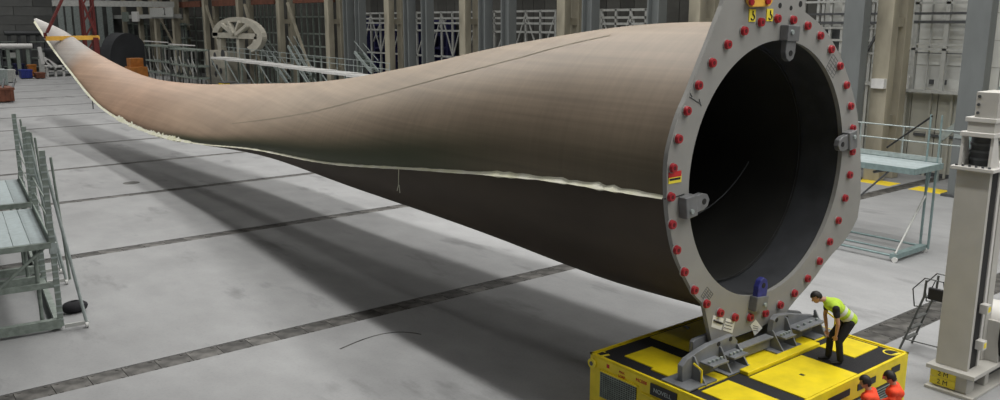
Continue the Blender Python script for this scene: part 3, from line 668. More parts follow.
wb_ = tb((TX - .05, TY - .05, .07), (TX + .35, TY + TW, .5), 'base_web'); tb((TX + .35, TY + .1, .07), (TX + 4.5, TY + .2, .5), 'base_web', 'motor'); tb((TX + .8, TY - .1, .07), (TX + 1.0, TY + TW, .5), 'base_web')
for k, z in enumerate((.10, .295)):
    s_ = tb((TX - .065, TY + .2, z), (TX - .05, TY + .78, z + .185), 'crane_sign', 'ygsign', 0); s_['label'] = 'yellow sign reading 2 M'
    text('2 M', .16, 'blackp', s_, (TX - .068, TY + .49, z + .09), (0, -1, 0), (0, 0, 1))
tb((TX - .12, TY - .1, 5.25), (TX + 1.4, TY + TW + .1, 5.33), 'top_flange', 'towerw')
for k in range(6):
    b = MB(); b.tube((TX - .05, TY + .02 + k * .14, 5.33), (TX - .05, TY + .02 + k * .14, 5.37), .03, 6); b.build('flange_bolt', 'motor', tw)
for y in (TY + .02, TY + TW - .08):
    b = MB(); b.prism([(TX - .02, y, 5.33), (TX + .45, y, 5.33), (TX + .2, y, 6.05), (TX + .02, y, 6.05)], (0, .06, 0)); b.build('bracket_plate', 'towerw', tw)
b = MB(); b.tube((TX + .5, TY + .4, 5.33), (TX + .5, TY + .4, 5.95), .27, 20); b.build('drive_motor', 'motor', tw)
for z in (5.45, 5.62, 5.78):
    b = MB(); b.tube((TX + .5, TY + .4, z), (TX + .5, TY + .4, z + .05), .295, 20); b.build('motor_ring', 'plate_dark', tw)
tb((TX - .05, TY, 6.0), (TX + 1.1, TY + TW, 6.1), 'mount_plate', 'towerw'); tb((TX + .05, TY + .05, 6.1), (TX + 1.0, TY + TW - .1, 6.32), 'gear_box', 'tower'); tb((TX + .02, TY + .02, 6.32), (TX + 1.1, TY + TW - .05, 6.42), 'gear_cover', 'towerw')
hb = tb((TX + .1, TY + .05, 6.42), (TX + .95, TY + TW - .2, 6.98), 'head_block', 'tower')
for k in range(3):
    for yy in (.2,):
        b = MB(); b.tube((TX + .1, TY + .45, 6.52 + k * .18), (TX + .08, TY + .45, 6.52 + k * .18), .035, 8); b.build('head_hole', 'motor', hb)
for z in (1.08, 1.95):
    o = tb((TX + .3, TY - .16, z), (TX + .5, TY + .02, z + .22), 'sensor_box', 'towerw'); b = MB(); b.span((TX + .34, TY - .165, z + .05), (TX + .46, TY - .16, z + .17)); b.build('warning_sticker', 'ygsign', o)
dm = thing('drum_motor', 'round grey drum with dark hose beside the machine column', 'drum', (TX + 1.75, TY - .1, .6))
b = MB(); b.tube((TX + 1.75, TY - .35, 1.35), (TX + 1.75, TY + .35, 1.35), .55, 28); b.build('drum_body', 'towerw', dm)
b = MB(); b.tube((TX + 1.75, TY - .42, 1.35), (TX + 1.75, TY - .35, 1.35), .47, 28); b.build('drum_cover', 'tower', dm)
b = MB(); b.span((TX + 1.3, TY - .4, .6), (TX + 2.3, TY + .4, .92)); b.build('drum_foot', 'towerw', dm)
b = MB(); pts = [Vector((TX + 1.25 - .12 * math.sin(a), TY - .25, 1.25 + .45 * math.cos(a))) for a in [PI * k / 10 for k in range(11)]]; b.path(pts, .09, 10); b.build('hose', 'rubber', dm)
tb((TX + 1.1, TY - .2, .6), (TX + 1.2, TY + .5, 1.6), 'side_plate', 'tower')
# ------------------------------------------------------------------ step ladder with black bag
ld = thing('step_ladder', 'grey platform step ladder standing beside the machine column', 'ladder', (21.9, 9.7, 0))
LX = pt(900, 349, Z=0).x
def lp(px, py, dx=0): return pt(px, py, X=LX + dx)
def ltube(pts, name, r=.022, m='dksteel'):
    b = MB(); b.path(pts, r, 6); return b.build(name, m, ld)
A0 = lp(899.5, 350); A0.z = .01; A1 = lp(924, 297)
y0, y1 = A0.y, A1.y
def lq(y, z, dx): return Vector((LX + dx, y, z))
for dx in (0, .65):
    ltube([lq(y0, .01, dx), lq(y1, A1.z, dx), lq(y1 - .02, A1.z + .45, dx)], 'stringer', .03)
    ltube([lq(y1 - .75, .01, dx), lq(y1 - .5, A1.z, dx)], 'leg', .025)
    ltube([lq(y1 - .6, A1.z + .5, dx), lq(y1 + .02, A1.z + .5, dx), lq(y1 + .3, A1.z + .15, dx), lq(y1 + .22, A1.z - .3, dx), lq(y1 - .02, A1.z - .25, dx)], 'handrail', .017)
for k in range(3):
    t = (k + 1) / 5; y = y0 + (y1 - y0) * t; z = A1.z * t
    b = MB(); b.box((LX + .32, y, z), (.62, .12, .03)); b.build('step', 'dksteel', ld)
b = MB(); b.box((LX + .32, y1 - .25, A1.z), (.62, .5, .03)); b.build('platform', 'dksteel', ld)
ltube([lq(y1 - .72, .35, 0), lq(y1 - .72, .35, .65)], 'brace', .018); ltube([lq(y0 + (y1 - y0) * .2, A1.z * .2, 0), lq(y1 - .68, .35, 0)], 'brace', .018)
bg = thing('bag', 'black bag hanging on the step ladder handrail', 'bag', (LX - .06, y1 - .35, A1.z + .02))
b = MB(); b.box((LX - .07, y1 - .34, A1.z + .16), (.1, .42, .32)); b.build('pouch', 'blackp', bg, .03)
b = MB(); b.path([Vector((LX - .05, y1 - .5, A1.z + .32)), Vector((LX - .02, y1 - .45, A1.z + .5)), Vector((LX - .02, y1 - .25, A1.z + .5)), Vector((LX - .05, y1 - .2, A1.z + .32))], .012, 6); b.build('strap', 'blackp', bg)
# ------------------------------------------------------------------ wheeled platform on the right
pf = thing('work_platform', 'teal grey wheeled work platform behind the ring plate', 'work platform', (30.6, 16.5, 0))
DX0, DX1, DY0, DY1, DZ = 29.75, 31.75, 14.1, 20.5, 3.40
for k in range(4):
    b = MB(); x = DX0 + k * .5; b.span((x + .01, DY0, DZ - .04), (x + .49, DY1, DZ)); b.build('deck_plank', 'deck', pf)
def pfb(a, c_, name, m='teal'): b = MB(); b.span(a, c_); return b.build(name, m, pf, .005)
def pft(a, c_, name, r=.035, m='teal'): b = MB(); b.tube(a, c_, r, 8); return b.build(name, m, pf)
pfb((DX0 - .05, DY0 - .03, DZ - .2), (DX0, DY1, DZ + .02), 'side_beam'); pfb((DX1, DY0 - .03, DZ - .2), (DX1 + .05, DY1, DZ + .02), 'side_beam'); pfb((DX0 - .05, DY0 - .06, DZ - .2), (DX1 + .05, DY0 - .01, DZ + .02), 'end_beam')
pfb((DX1 - .02, DY0, DZ + .02), (DX1 + .02, DY1, DZ + .2), 'toe_board', 'galv')
for y in (DY0 + .12, DY0 + .42): pfb((DX1 - .06, y, .15), (DX1 + .02, y + .07, DZ - .2), 'leg')
pfb((DX0 + .1, DY0 + .2, .12), (DX1, DY0 + .45, .3), 'base_channel')
for x in (DX0 - .25, DX1 - .05): pft((x, DY0 + .3, .22), (x, DY1, .22), 'base_rail', .045)
pft((DX0 + .6, DY0 + .3, .22), (DX0 + .6, DY1, .22), 'base_rail', .04)
pfb((DX0 - .3, DY0 + .2, .12), (DX0 + .1, DY0 + .45, .3), 'base_channel')
pft((DX0 - .2, DY0 + .3, .3), (DX1 - .35, DY0 + .3, 2.2), 'strut', .04, 'offwhite'); pft((DX1 - .35, DY0 + .3, 2.2), (DX1 - .1, DY0 + .3, DZ - .2), 'strut', .035)
pft((DX0 + .05, DY0 + .9, DZ - .15), (DX0 - .25, DY0 + 3.0, .9), 'strut', .035, 'motor'); pft((DX0 + .05, DY0 + 1.5, DZ - .3), (DX1 - .1, DY0 + 1.3, DZ - .3), 'strut', .05, 'motor')
for y in (DY0 + .15, DY0 + .55): pft((DX1, y, DZ), (DX1, y, DZ + 1.75), 'guard_post', .04)
for y in (DY0 + 1.5, DY0 + 3.2, DY0 + 5): pft((DX1, y, DZ), (DX1, y, DZ + 1.25), 'guard_post', .025, 'galv')
for z in (.7, 1.22): pft((DX1, DY0 - .9, DZ + z), (DX1, DY1, DZ + z), 'guard_rail', .024, 'galv')
pft((DX1, DY0 - .9, DZ + .3), (DX1, DY0 - .9, DZ + 1.22), 'guard_post', .03)
pft((DX1, DY0 + .5, DZ + 1.7), (DX1, DY0 + 2.1, DZ + .35), 'gas_strut', .035, 'rubber')
for x, y in ((DX0 - .3, DY0 + .25), (DX1 - .05, DY0 + .25), (DX1, DY0 + .6)):
    b = MB(); b.tube((x - .04, y, .1), (x + .04, y, .1), .1, 14); b.build('castor', 'white', pf)
# ------------------------------------------------------------------ scaffold platforms on the left
EX, EY = Vector((.995, -.1, 0)), Vector((.1, .995, 0)); SO = Vector((4.35, 25.4, 0))
def scaffold(v0, v1, label, deckz):
    q = lambda u, v, z: SO + EX * u + EY * v + Vector((0, 0, z)); R = Matrix((EX, EY, Vector((0, 0, 1)))).transposed()
    t = thing('scaffold_platform', label, 'scaffold', tuple(q(-1.5, (v0 + v1) / 2, 0)))
    def bx(u0, v0_, z0, u1, v1_, z1, name, m='galv_green'):
        b = MB(); b.box(q((u0 + u1) / 2, (v0_ + v1_) / 2, (z0 + z1) / 2), (abs(u1 - u0), abs(v1_ - v0_), abs(z1 - z0)), rot=R); return b.build(name, m, t)
    def tu(a, b_, name, r=.04, m='galv_green'):
        b = MB(); b.tube(q(*a), q(*b_), r, 8); return b.build(name, m, t)
    n = 8
    for k in range(n): bx(-3.3 + k * .41, v0, deckz - .05, -3.3 + k * .41 + .395, v1, deckz, 'deck_plank', 'deck')
    bx(-3.4, v0 - .1, deckz - .17, .05, v0, deckz - .01, 'deck_beam', 'galv_green'); bx(-3.4, v1, deckz - .17, .05, v1 + .08, deckz - .01, 'deck_beam'); bx(-.02, v0, deckz - .17, .06, v1, deckz, 'deck_beam')
    bx(.0, v0, deckz, .04, v1, deckz + .2, 'toe_board')
    for v in (v0 + .05, v1 - .25):
        p = bx(.02, v - .07, .1, .16, v + .07, 5.08, 'ladder_post')
        for k in range(24):
            bb = MB(); bb.box(q(.09, v - .075, .3 + k * .2), (.16, .02, .045), rot=R); bb.build('post_lug', 'galv', p)
        bx(.0, v - .09, deckz - .35, .2, v + .09, deckz - .05, 'post_clamp', 'galv')
        tu((.09, v + .05, 5.0), (.72, v - .25, .12), 'outrigger', .045, 'galv'); tu((.3, v + .22, 4.85), (.5, v + .75, 1.2), 'outrigger', .035, 'galv_green')
        bb = MB(); c_ = q(.72, v - .25, .09); bb.tube(c_ - EX * .04, c_ + EX * .04, .09, 12); bb.build('castor', 'white', t)
        bx(.16, v - .28, .1, .78, v - .2, .2, 'outrigger_foot', 'offwhite')
        tu((.1, v + .3, deckz), (.1, v + .3, deckz + 1.4), 'guard_post', .03)
        bx(-3.4, v - .06, 1.25, .05, v + .06, 1.4, 'cross_beam'); tu((-2.6, v, .3), (-.1, v, deckz - .15), 'diagonal', .05)
        tu((-1.9, v, .3), (-1.9, v, deckz - .1), 'leg', .06); tu((-.35, v + .15, .3), (-.35, v + .15, deckz - .1), 'leg', .055)
    for z in (.55, 1.05): tu((.09, v0 + .05, deckz + z), (.09, v1 - .25, deckz + z), 'guard_rail', .022)
    bx(-3.4, v0 - .12, .08, .1, v0 + .08, .34, 'base_channel'); bx(-3.4, v1 - .3, .08, .1, v1 - .1, .34, 'base_channel')
    bx(-.06, v0, .1, .1, v1, .28, 'base_channel'); bx(-2.2, v0, .1, -2.05, v1, .28, 'base_channel')
    return t
scaffold(.1, 5.2, 'nearest grey green scaffold platform with planked deck at left edge', 2.56)
scaffold(6.4, 11.4, 'second grey green scaffold platform behind the nearest one', 2.56)
bgq = pt(75, 312, Z=0); t = thing('tool_bag', 'small black bag on the floor by the scaffold foot', 'bag', (bgq.x, bgq.y, 0))
b = MB(); b.ball((bgq.x, bgq.y, .17), .38, .28, .19, 14, 8); o = b.build('bag_body', 'darkcloth', t)
b = MB(); b.path([Vector((bgq.x - .22 + .44 * k / 8, bgq.y - .05, .25 + .12 * math.sin(PI * k / 8))) for k in range(9)], .02, 6); b.build('bag_handle', 'darkcloth', t)


# ------------------------------------------------------------------ hall columns
ORD = ['rightmost', 'second from the right', 'third from the right', 'fourth from the right', 'fifth from the right', 'sixth from the right', 'seventh from the right', 'eighth from the right', 'ninth from the right', 'tenth from the right', 'eleventh from the right']
for k in range(11):
    y = 23.3 + 12.6 * k
    t = thing('concrete_column', 'tall beige twin legged concrete column by the hall wall, ' + ORD[k], 'column', (45.2, y, 0), 'concrete columns along the hall wall')
    for x0, x1 in ((44.2, 44.85), (45.65, 46.3)):
        b = MB(); b.span((x0, y - .45, 0), (x1, y + .45, 16)); b.build('column_leg', 'concrete', t, .03)
    for z in (3, 8.2, 13):
        b = MB(); b.span((44.85, y - .3, z), (45.65, y + .3, z + .5)); b.build('tie_beam', 'concrete', t)
for k, px in enumerate((992, 856, 656, 590, 508, 485, 427, 409, 360, 348)):
    y = pt(px, 21, X=43.4).y if px < 900 else 18.2; w = .5 if px < 500 else .55
    t = thing('steel_column', 'blue grey steel column in front of the wall frames, ' + ORD[k], 'column', (43.4, y, 0), 'steel columns along the hall wall')
    if k < 2:
        b = MB(); b.span((43.15, y - w, 0), (43.85, y + w, 15)); b.build('shaft', 'steelgrey', t)
        b = MB(); b.span((43.1, y - w * .9, 2.9), (43.15, y + w * .9, 3.1)); b.build('joint_band', 'galv', t)
    else:
        w *= .8
        for sy in (-1, 1): b = MB(); b.span((43.05, y + sy * w - .06, 0), (43.85, y + sy * w + .06, 15)); b.build('flange', 'steelgrey', t)
        b = MB(); b.span((43.4, y - w, 0), (43.5, y + w, 15)); b.build('web', 'steelgrey', t)
    b = MB(); b.span((42.9, y - w - .2, 0), (44.1, y + w + .2, .12)); b.build('base_plate', 'motor', t)
# ------------------------------------------------------------------ wall frames between the columns
def frame(name, label, y0, y1, X, z0, z1, rails, nposts, m, diag=True, r=.07, cat='steel frame', skew=0):
    t = thing(name, label, cat, (X, (y0 + y1) / 2, 0))
    def bb(a, c, nm, rr=r, mm=m): b = MB(); b.bar(a, c, rr * 2, rr * 2); return b.build(nm, mm, t)
    for z in rails: bb((X, y0, z), (X, y1, z), 'rail')
    for i in range(nposts):
        y = y0 + (y1 - y0) * i / (nposts - 1); bb((X, y, 0), (X, y, z1), 'post')
        if diag and i < nposts - 1:
            y2 = y0 + (y1 - y0) * (i + 1) / (nposts - 1); bb((X, y2 if i % 2 else y, rails[0] - .1), (X, y if i % 2 else y2, z0), 'diagonal', r * .6)
    return t
def YX(px, X): return pt(px, 21, X=X).y
for k, (pa, pb, po) in enumerate(((662, 602, 5), (600, 560, 4), (556, 512, 4), (510, 466, 4), (464, 431, 4), (430, 392, 4), (390, 362, 4))):
    frame('wall_frame', 'white steel railing frame between wall columns, %s left of the ring plate' % ['nearest', 'second', 'third', 'fourth', 'fifth', 'sixth', 'seventh'][k],
          YX(pa, 46.9), YX(pb, 46.9), 46.9, 5.2, 9.4, (9.3, 8.75, 8.3, 7.6, 5.2), po, 'offwhite', True, .085)
for k, (pa, pb) in enumerate(((332, 296), (277, 254), (240, 215), (203, 160))):
    t = frame('wall_frame', 'dark weathered steel frame by the far wall, %s in the far group' % ['nearest', 'second', 'third', 'farthest'][k], YX(pa, 47.2), YX(pb, 47.2), 47.2, 2, 11, (9.0, 7.0, 5.5, 4.2, 2.5), 7, 'galv_green', False, .09)
    b = MB(); ya, yb = YX(pa, 45.5), YX(pb, 45.5); b.span((45.2, ya, 10.55), (46, yb, 11.4)); o = tag(b.build('runway_beam', 'rust'), 'rusty red crane runway beam on the far columns, %s' % ['nearest', 'second', 'third', 'farthest'][k], 'beam')
    b = MB(); b.bar((44.0, yb - (yb - ya) * .12, 10.6), (44.0, ya + (yb - ya) * .1, .05), .26, .26); tag(b.build('diagonal_brace', 'concrete'), 'cream diagonal brace between far wall columns, %s' % ['nearest', 'second', 'third', 'farthest'][k], 'brace')
# navy racks behind the frames
for k, (pa, pb, z0, z1) in enumerate(((449, 431, 4.6, 8.6), (420, 413, 4.8, 8.4), (404, 397, 4.4, 7.6), (383, 376, 4.4, 8.2), (366, 364, 5, 9))):
    ya, yb = YX(pa, 49.2), YX(pb, 49.2)
    t = thing('storage_rack', 'navy blue steel rack behind the wall railings, %s' % ORD[k], 'rack', (49.4, (ya + yb) / 2, 0), 'navy racks behind the railings')
    for y in (ya, yb): b = MB(); b.span((48.9, y - .12, 0), (49.9, y + .12, z1)); b.build('upright', 'navy', t)
    for i in range(4): b = MB(); z = z0 + (z1 - z0) * i / 3; b.span((48.9, ya, z - .2), (49.9, yb, z)); b.build('shelf', 'navy', t)
    b = MB(); b.span((49.85, ya, 1), (49.95, yb, z1)); b.build('back_panel', 'navy', t)
    b = MB(); b.bar((48.85, ya, z1), (48.85, yb, (z0 + z1) / 2), .18, .1); b.build('brace', 'offwhite', t)
# near bays on the right
rb = thing('bay_lattice', 'pale steel mullion lattice over the light wall right of the concrete column', 'steel frame', (47.6, 21, 0))
def rbar(a, c, nm, w=.14, m='offwhite', par=None): b = MB(); b.bar(a, c, w, w); return b.build(nm, m, par or rb)
b = MB(); b.span((47.2, YX(977, 47.4), 4.66), (47.9, YX(906, 47.4), 4.8)); b.build('ledge', 'offwhite', rb)
for px in (948, 986, 917): y = YX(px, 47.5); rbar((47.5, y, 4.8), (47.5, y, 12), 'mullion', .22)
for px, w in ((932, .07), (967, .07)): y = YX(px, 47.7); rbar((47.7, y, 4.8), (47.7, y, 12), 'conduit', w)
ya, yb = YX(988, 47.5), YX(915, 47.5)
for z, m, w in ((8.9, 'motor', .13), (8.45, 'motor', .15), (7.25, 'offwhite', .1), (7.0, 'offwhite', .12), (6.8, 'motor', .06), (9.45, 'offwhite', .12)): rbar((47.45, ya, z), (47.45, yb, z), 'rail', w, m)
y = YX(912, 47.3); rbar((47.3, y, 4.8), (47.3, y, 5.5), 'conduit_box', .25, 'white')
for px in (934, 947): y = YX(px, 47.6); b = MB(); b.span((47.95, y - .1, 5.1), (48.1, y + .1, 5.35)); b.build('socket_box', 'motor', rb)
for px in (913, 938, 960, 974): y = YX(px, 47.8); rbar((47.9, y, 0), (47.9, y, 4.66), 'wall_rib', .12, 'clad')
lb = thing('bay_lattice', 'pale steel lattice behind the ring plate left of the concrete column', 'steel frame', (47.6, 27, 0))
for px in (803, 818, 823, 831, 843, 869, 873, 879): y = YX(px, 47.3); rbar((47.3, y, 0), (47.3, y, 12), 'mullion', .16, par=lb)
ya, yb = YX(884, 47.3), YX(800, 47.3)
for z, m, w in ((8.9, 'motor', .12), (8.4, 'motor', .14), (9.6, 'offwhite', .12), (8.1, 'offwhite', .08), (7.4, 'offwhite', .12), (6.7, 'offwhite', .12), (5.0, 'offwhite', .2)): rbar((47.2, ya, z), (47.2, yb, z), 'rail', w, m, lb)
rbar((47.1, YX(884, 47.1), 8.4), (47.1, YX(864, 47.1), 6.2), 'diagonal', .12, 'motor', lb)
y = YX(838, 47.4); b = MB(); b.span((47.6, y - 1.2, 6.7), (48, y + 1.2, 8.0)); b.build('dark_opening', 'motor', lb)
y = YX(885, 44.1); b = MB(); b.span((43.9, y - .35, 5.0), (44.2, y + .35, 5.5)); tag(b.build('junction_box', 'white'), 'white junction box fixed to the near concrete column', 'box')
p0, p1 = pt(941, 138, X=46.5), pt(1004, 88, X=46.5); st_ = thing('wall_stair', 'grey steel stair stringer climbing across the right end of the wall', 'stair', (46.5, p0.y, 0))
b = MB(); b.bar(p0, p1 + (p1 - p0) * .3, .14, .35); b.build('stringer', 'galv', st_); b = MB(); b.bar(p0 + Vector((0, 0, -p0.z)), p0, .15, .15); b.build('stair_post', 'galv', st_)
# ------------------------------------------------------------------ raised walkway, stairs
wk = thing('raised_walkway', 'pale raised walkway deck on trestles behind the blade', 'walkway', (40, 86, 0))
for i in range(8):
    ya, yb = 67 + i * 5, 72 + i * 5; z = 3.62 + .07 * i
    b = MB(); b.span((38.6, ya, z - .22), (40.4, yb - .05, z)); b.build('deck_section', 'white', wk)
    for x in (38.7, 40.3):
        b = MB(); b.bar((x, ya + .3, 0), (x, ya + .3, z - .2), .16, .16); b.build('leg', 'galv_green', wk)
    b = MB(); b.bar((38.7, ya + .3, .4), (38.7, yb, z - .3), .1, .1); b.build('brace', 'galv', wk)
    for j in range(3):
        b = MB(); y = ya + j * 1.67; b.bar((40.4, y, z), (40.4, y, z + 1.15), .07, .07); b.build('rail_post', 'galv', wk)
    for zz in (.6, 1.15): b = MB(); b.bar((40.4, ya, z + zz), (40.4, yb, z + zz + .07), .06, .06); b.build('guard_rail', 'galv', wk)
for k, (pa, pb) in enumerate((((261, 44), (291, 84)), ((291, 46), (313, 84)), ((358, 52), (375, 72)))):
    a, c = pt(*pa, X=43), pt(*pb, X=43); c.z = max(c.z, .2)
    t = thing('stair_flight', 'grey steel stair flight behind the raised walkway, %s of three' % ['leftmost', 'middle', 'rightmost'][k], 'stair', (43, c.y, 0))
    for x in (42.6, 43.4): b = MB(); b.bar((x, a.y, a.z), (x, c.y, c.z), .12, .3); b.build('stringer', 'galv', t)
    for i in range(12): b = MB(); p = a.lerp(c, (i + .5) / 12); b.box(p, (.8, .35, .06)); b.build('tread', 'galv_green', t)
    for x in (42.6, 43.4): b = MB(); b.bar((x, a.y, a.z + 1.1), (x, c.y, c.z + 1.1), .06, .06); b.build('handrail', 'galv', t)
    b = MB(); b.bar((43, a.y, 0), (43, a.y, a.z), .2, .2); b.build('post', 'galv_green', t)
# ------------------------------------------------------------------ half wheel yoke
YK = 41.0
yc = pt(237, 36, X=YK); yk = thing('half_wheel_yoke', 'beige half wheel shaped test yoke with spokes on a perforated plate', 'test rig', (YK, yc.y, 0))
pl, pr, ptp = pt(212, 35, X=YK), pt(262, 35, X=YK), pt(238, 17, X=YK); ry_ = abs(pr.y - pl.y) / 2; rz_ = ptp.z - yc.z; yc.y = (pl.y + pr.y) / 2
def yp(a, f, x=YK): return Vector((x, yc.y + ry_ * f * math.cos(a), yc.z + rz_ * f * math.sin(a)))
def arc(a0, a1, fo, fi, th, name, n=16):
    b = MB(); A = [a0 + (a1 - a0) * i / n for i in range(n + 1)]; vs = [yp(a, f, x) for x in (YK, YK + th) for f in (fo, fi) for a in A]; m = n + 1; fs = []
    for i in range(n): fs += [(i, i + 1, m + i + 1, m + i), (2 * m + i, 3 * m + i, 3 * m + i + 1, 2 * m + i + 1), (i, 2 * m + i, 2 * m + i + 1, i + 1), (m + i, m + i + 1, 3 * m + i + 1, 3 * m + i)]
    fs += [(0, m, 3 * m, 2 * m), (n, 2 * m + n, 3 * m + n, m + n)]; b.add(vs, fs); return b.build(name, 'yoke', yk)
arc(-.05, PI, 1.0, .76, .6, 'rim'); arc(PI, PI + .95, 1.0, .7, .6, 'lower_horn')
for a in (.9, 1.25, 1.85, 2.3): b = MB(); b.bar(yp(a, .1), yp(a, .78), .4, .6, (1, 0, 0)); b.build('spoke', 'yoke', yk)
b = MB(); b.span((YK, yc.y - ry_ * .8, yc.z - .3), (YK + 1, yc.y + ry_ * .98, yc.z + .35)); b.build('cross_beam', 'yoke', yk)
q0, q1 = pt(206, 50, X=YK), pt(229, 84, X=YK)
b = MB(); b.span((YK, q1.y, 0), (YK + 1.5, q0.y, q0.z)); pl_ = b.build('perforated_plate', 'yoke', yk)
for px, py, r in ((215, 56, .5), (223, 55, .7), (213, 63, .35), (217, 67, .35), (221, 71, .4), (216, 74, .4)):
    p = pt(px, py, X=YK); b = MB(); b.tube(p + Vector((-.03, 0, 0)), p + Vector((.01, 0, 0)), r, 10); b.build('plate_hole', 'motor', pl_)
b = MB(); b.span((YK + .2, yc.y - .4, 0), (YK + .9, yc.y + .4, yc.z)); b.build('yoke_post', 'yoke', yk)
b = MB(); b.span((YK + .2, yc.y + ry_ * .7, 0), (YK + .9, yc.y + ry_ * .86, yc.z)); b.build('yoke_post', 'yoke', yk)
for k, px in enumerate((228, 240, 252)):
    p = pt(px, 85, X=36.5); p.z = 0; t = thing('yellow_crate', 'small yellow crate under the raised walkway, %s of three' % ['left', 'middle', 'right'][k], 'crate', tuple(p))
    b = MB(); b.span(p + Vector((-.7, -1, .1)), p + Vector((.7, 1, 1.6))); b.build('crate_body', 'ylline', t)
    b = MB(); b.span(p + Vector((-.75, -1.05, 1.6)), p + Vector((.75, 1.05, 1.7))); b.build('crate_lid', 'motor', t); b = MB(); b.span(p + Vector((-.6, -.8, 0)), p + Vector((.6, .8, .1))); b.build('skid', 'motor', t)
# ------------------------------------------------------------------ trestles, gallery and mast at the far left
for k, (pa, pb, ztop) in enumerate(((152, 176, 5.2), (177, 203, 5.0))):
    X = 38; ya, yb = pt(pb, 60, X=X).y, pt(pa, 60, X=X).y; t = thing('trestle', 'green and white steel trestle stand behind the blade, %s one' % ['left', 'right'][k], 'trestle', (X, (ya + yb) / 2, 0))
    for i in range(7):
        y = ya + (yb - ya) * i / 6
        for x in (X - .8, X + .8): b = MB(); b.bar((x, y, 0), (x, y, ztop), .14, .14); b.build('post', 'offwhite' if i % 2 else 'dksteel', t)
        if i < 6: b = MB(); y2 = ya + (yb - ya) * (i + 1) / 6; b.bar((X - .8, y, random.uniform(.2, 2)), (X - .8, y2, ztop * random.uniform(.3, .9)), .1, .1); b.build('brace', 'offwhite', t)
    for z in (ztop, ztop * .6, ztop * .3): b = MB(); b.span((X - .9, ya, z - .2), (X + .9, yb, z)); b.build('shelf', 'galv_green', t)
    b = MB(); b.bar((X - .9, ya, ztop + .5), (X - .9, yb, ztop + .5), .13, .13); b.build('top_rail', 'white', t)
GX = 42; ga, gb = pt(173, 12, X=GX).y, pt(100, 14, X=GX).y
gl = thing('gallery_beam', 'pale gallery beam with box panels and a 2 sign on the far wall', 'gallery', (GX, (ga + gb) / 2, 0))
b = MB(); b.span((GX, ga, 8.9), (GX + 1.2, gb, 9.5)); b.build('beam', 'offwhite', gl)
sgn = pt(161.5, 12, X=GX - .1); w = pt(150, 12, X=GX - .1).y - pt(173, 12, X=GX - .1).y
b = MB(); b.span((GX - .2, sgn.y - w / 2, sgn.z - .75), (GX - .05, sgn.y + w / 2, sgn.z + .65)); sg = b.build('sign_panel', 'offwhite', gl)
text('2', 1.5, 'blackp', sg, (GX - .22, pt(164.5, 11.5, X=GX - .2).y, sgn.z), (0, -1, 0), (0, 0, 1), th=.02)
for px, m, h in ((110, 'offwhite', 1.3), (126, 'galv_green', 1.6), (136, 'white', 1.6), (104, 'white', 2.6)):
    y = pt(px, 12, X=GX).y; b = MB(); b.span((GX - .3, y - 1.6, 9.2 - h / 2), (GX, y + 1.6, 9.2 + h / 2)); b.build('box_panel', m, gl)
for px in (104, 120, 136, 152, 170): y = pt(px, 12, X=GX).y; b = MB(); b.span((GX + .3, y - .5, 0), (GX + .9, y + .5, 14)); b.build('gallery_post', 'concrete', gl)
for k, px in enumerate((182, 158, 143, 130)):
    y = pt(px, 21, X=45).y; t = thing('rack_tower', 'dark open steel rack tower at the far wall, %s' % ORD[k], 'rack', (45, y, 0))
    for dy in (-1.5, -.5, .5, 1.5): b = MB(); b.bar((45, y + dy, 0), (45, y + dy, 8.2), .25, .25); b.build('upright', 'galv' if dy > 0 else 'galv_green', t)
    for z in (2, 4, 6, 8): b = MB(); b.span((44.7, y - 1.8, z - .15), (45.9, y + 1.8, z)); b.build('shelf', 'galv_green', t)
    for z, dy in ((2, -.8), (4, .7), (6, -.2)): b = MB(); b.span((44.9, y + dy - .7, z), (45.7, y + dy + .7, z + 1.1)); b.build('stored_box', 'motor' if dy < 0 else 'offwhite', t)
p = pt(136, 66, X=33); p.z = 0; t = thing('orange_machine', 'orange machine behind the blade near the dark mould', 'machine', tuple(p))
b = MB(); b.span(p + Vector((-1.0, -1.6, .2)), p + Vector((1.0, 1.6, 2.6))); b.build('machine_body', 'orangem', t); b = MB(); b.span(p + Vector((-.8, -.6, 2.6)), p + Vector((.8, 1.2, 3.7))); b.build('machine_cab', 'orangem', t)
b = MB(); b.span(p + Vector((-1.05, -1.5, 1.4)), p + Vector((-1.0, 1.5, 1.9))); b.build('machine_stripe', 'motor', t); b = MB(); b.span(p + Vector((-.9, -1.5, 0)), p + Vector((.9, 1.5, .2))); b.build('undercarriage', 'rubber', t)
# dark mould shell on a white cart
a_, c_ = pt(43, 47, Y=152), pt(120, 44, Y=152); mc_ = (a_ + c_) / 2; rx = (c_.x - a_.x) / 2
md = thing('mould_shell', 'dark bowl shaped mould shell on a white truss cart beyond the blade tip', 'mould', (mc_.x, 152, 0))
zt = pt(50, 48, Y=152).z; zb = pt(60, 66, Y=152).z
b = MB(); n, m = 28, 7; vs = []
for j in range(m + 1):
    a = PI / 2 * j / m
    for i in range(n): q = 2 * PI * i / n; vs.append((mc_.x + rx * math.cos(a) ** .6 * math.cos(q), 152 + 3 * math.cos(a) ** .6 * math.sin(q), zt - (zt - zb) * math.sin(a)))
b.add(vs, [(j * n + i, j * n + (i + 1) % n, (j + 1) * n + (i + 1) % n, (j + 1) * n + i) for j in range(m) for i in range(n)], True); sh = b.build('shell', 'mould', md); so = sh.modifiers.new('solid', 'SOLIDIFY'); so.thickness = .2
zc = pt(60, 70, Y=148.5).z; zc2 = pt(60, 66, Y=148.5).z; xa, xb = pt(47, 68, Y=148.5).x, pt(110, 68, Y=148.5).x
for z in (zc2, max(zc, .25)): b = MB(); b.span((xa, 148.4, z - .22), (xb, 153, z)); b.build('cart_chord', 'white', md)
for i in range(9): x = xa + (xb - xa) * i / 8; b = MB(); b.span((x - .15, 148.4, 0), (x + .15, 148.8, zc2)); b.build('cart_post', 'white', md)
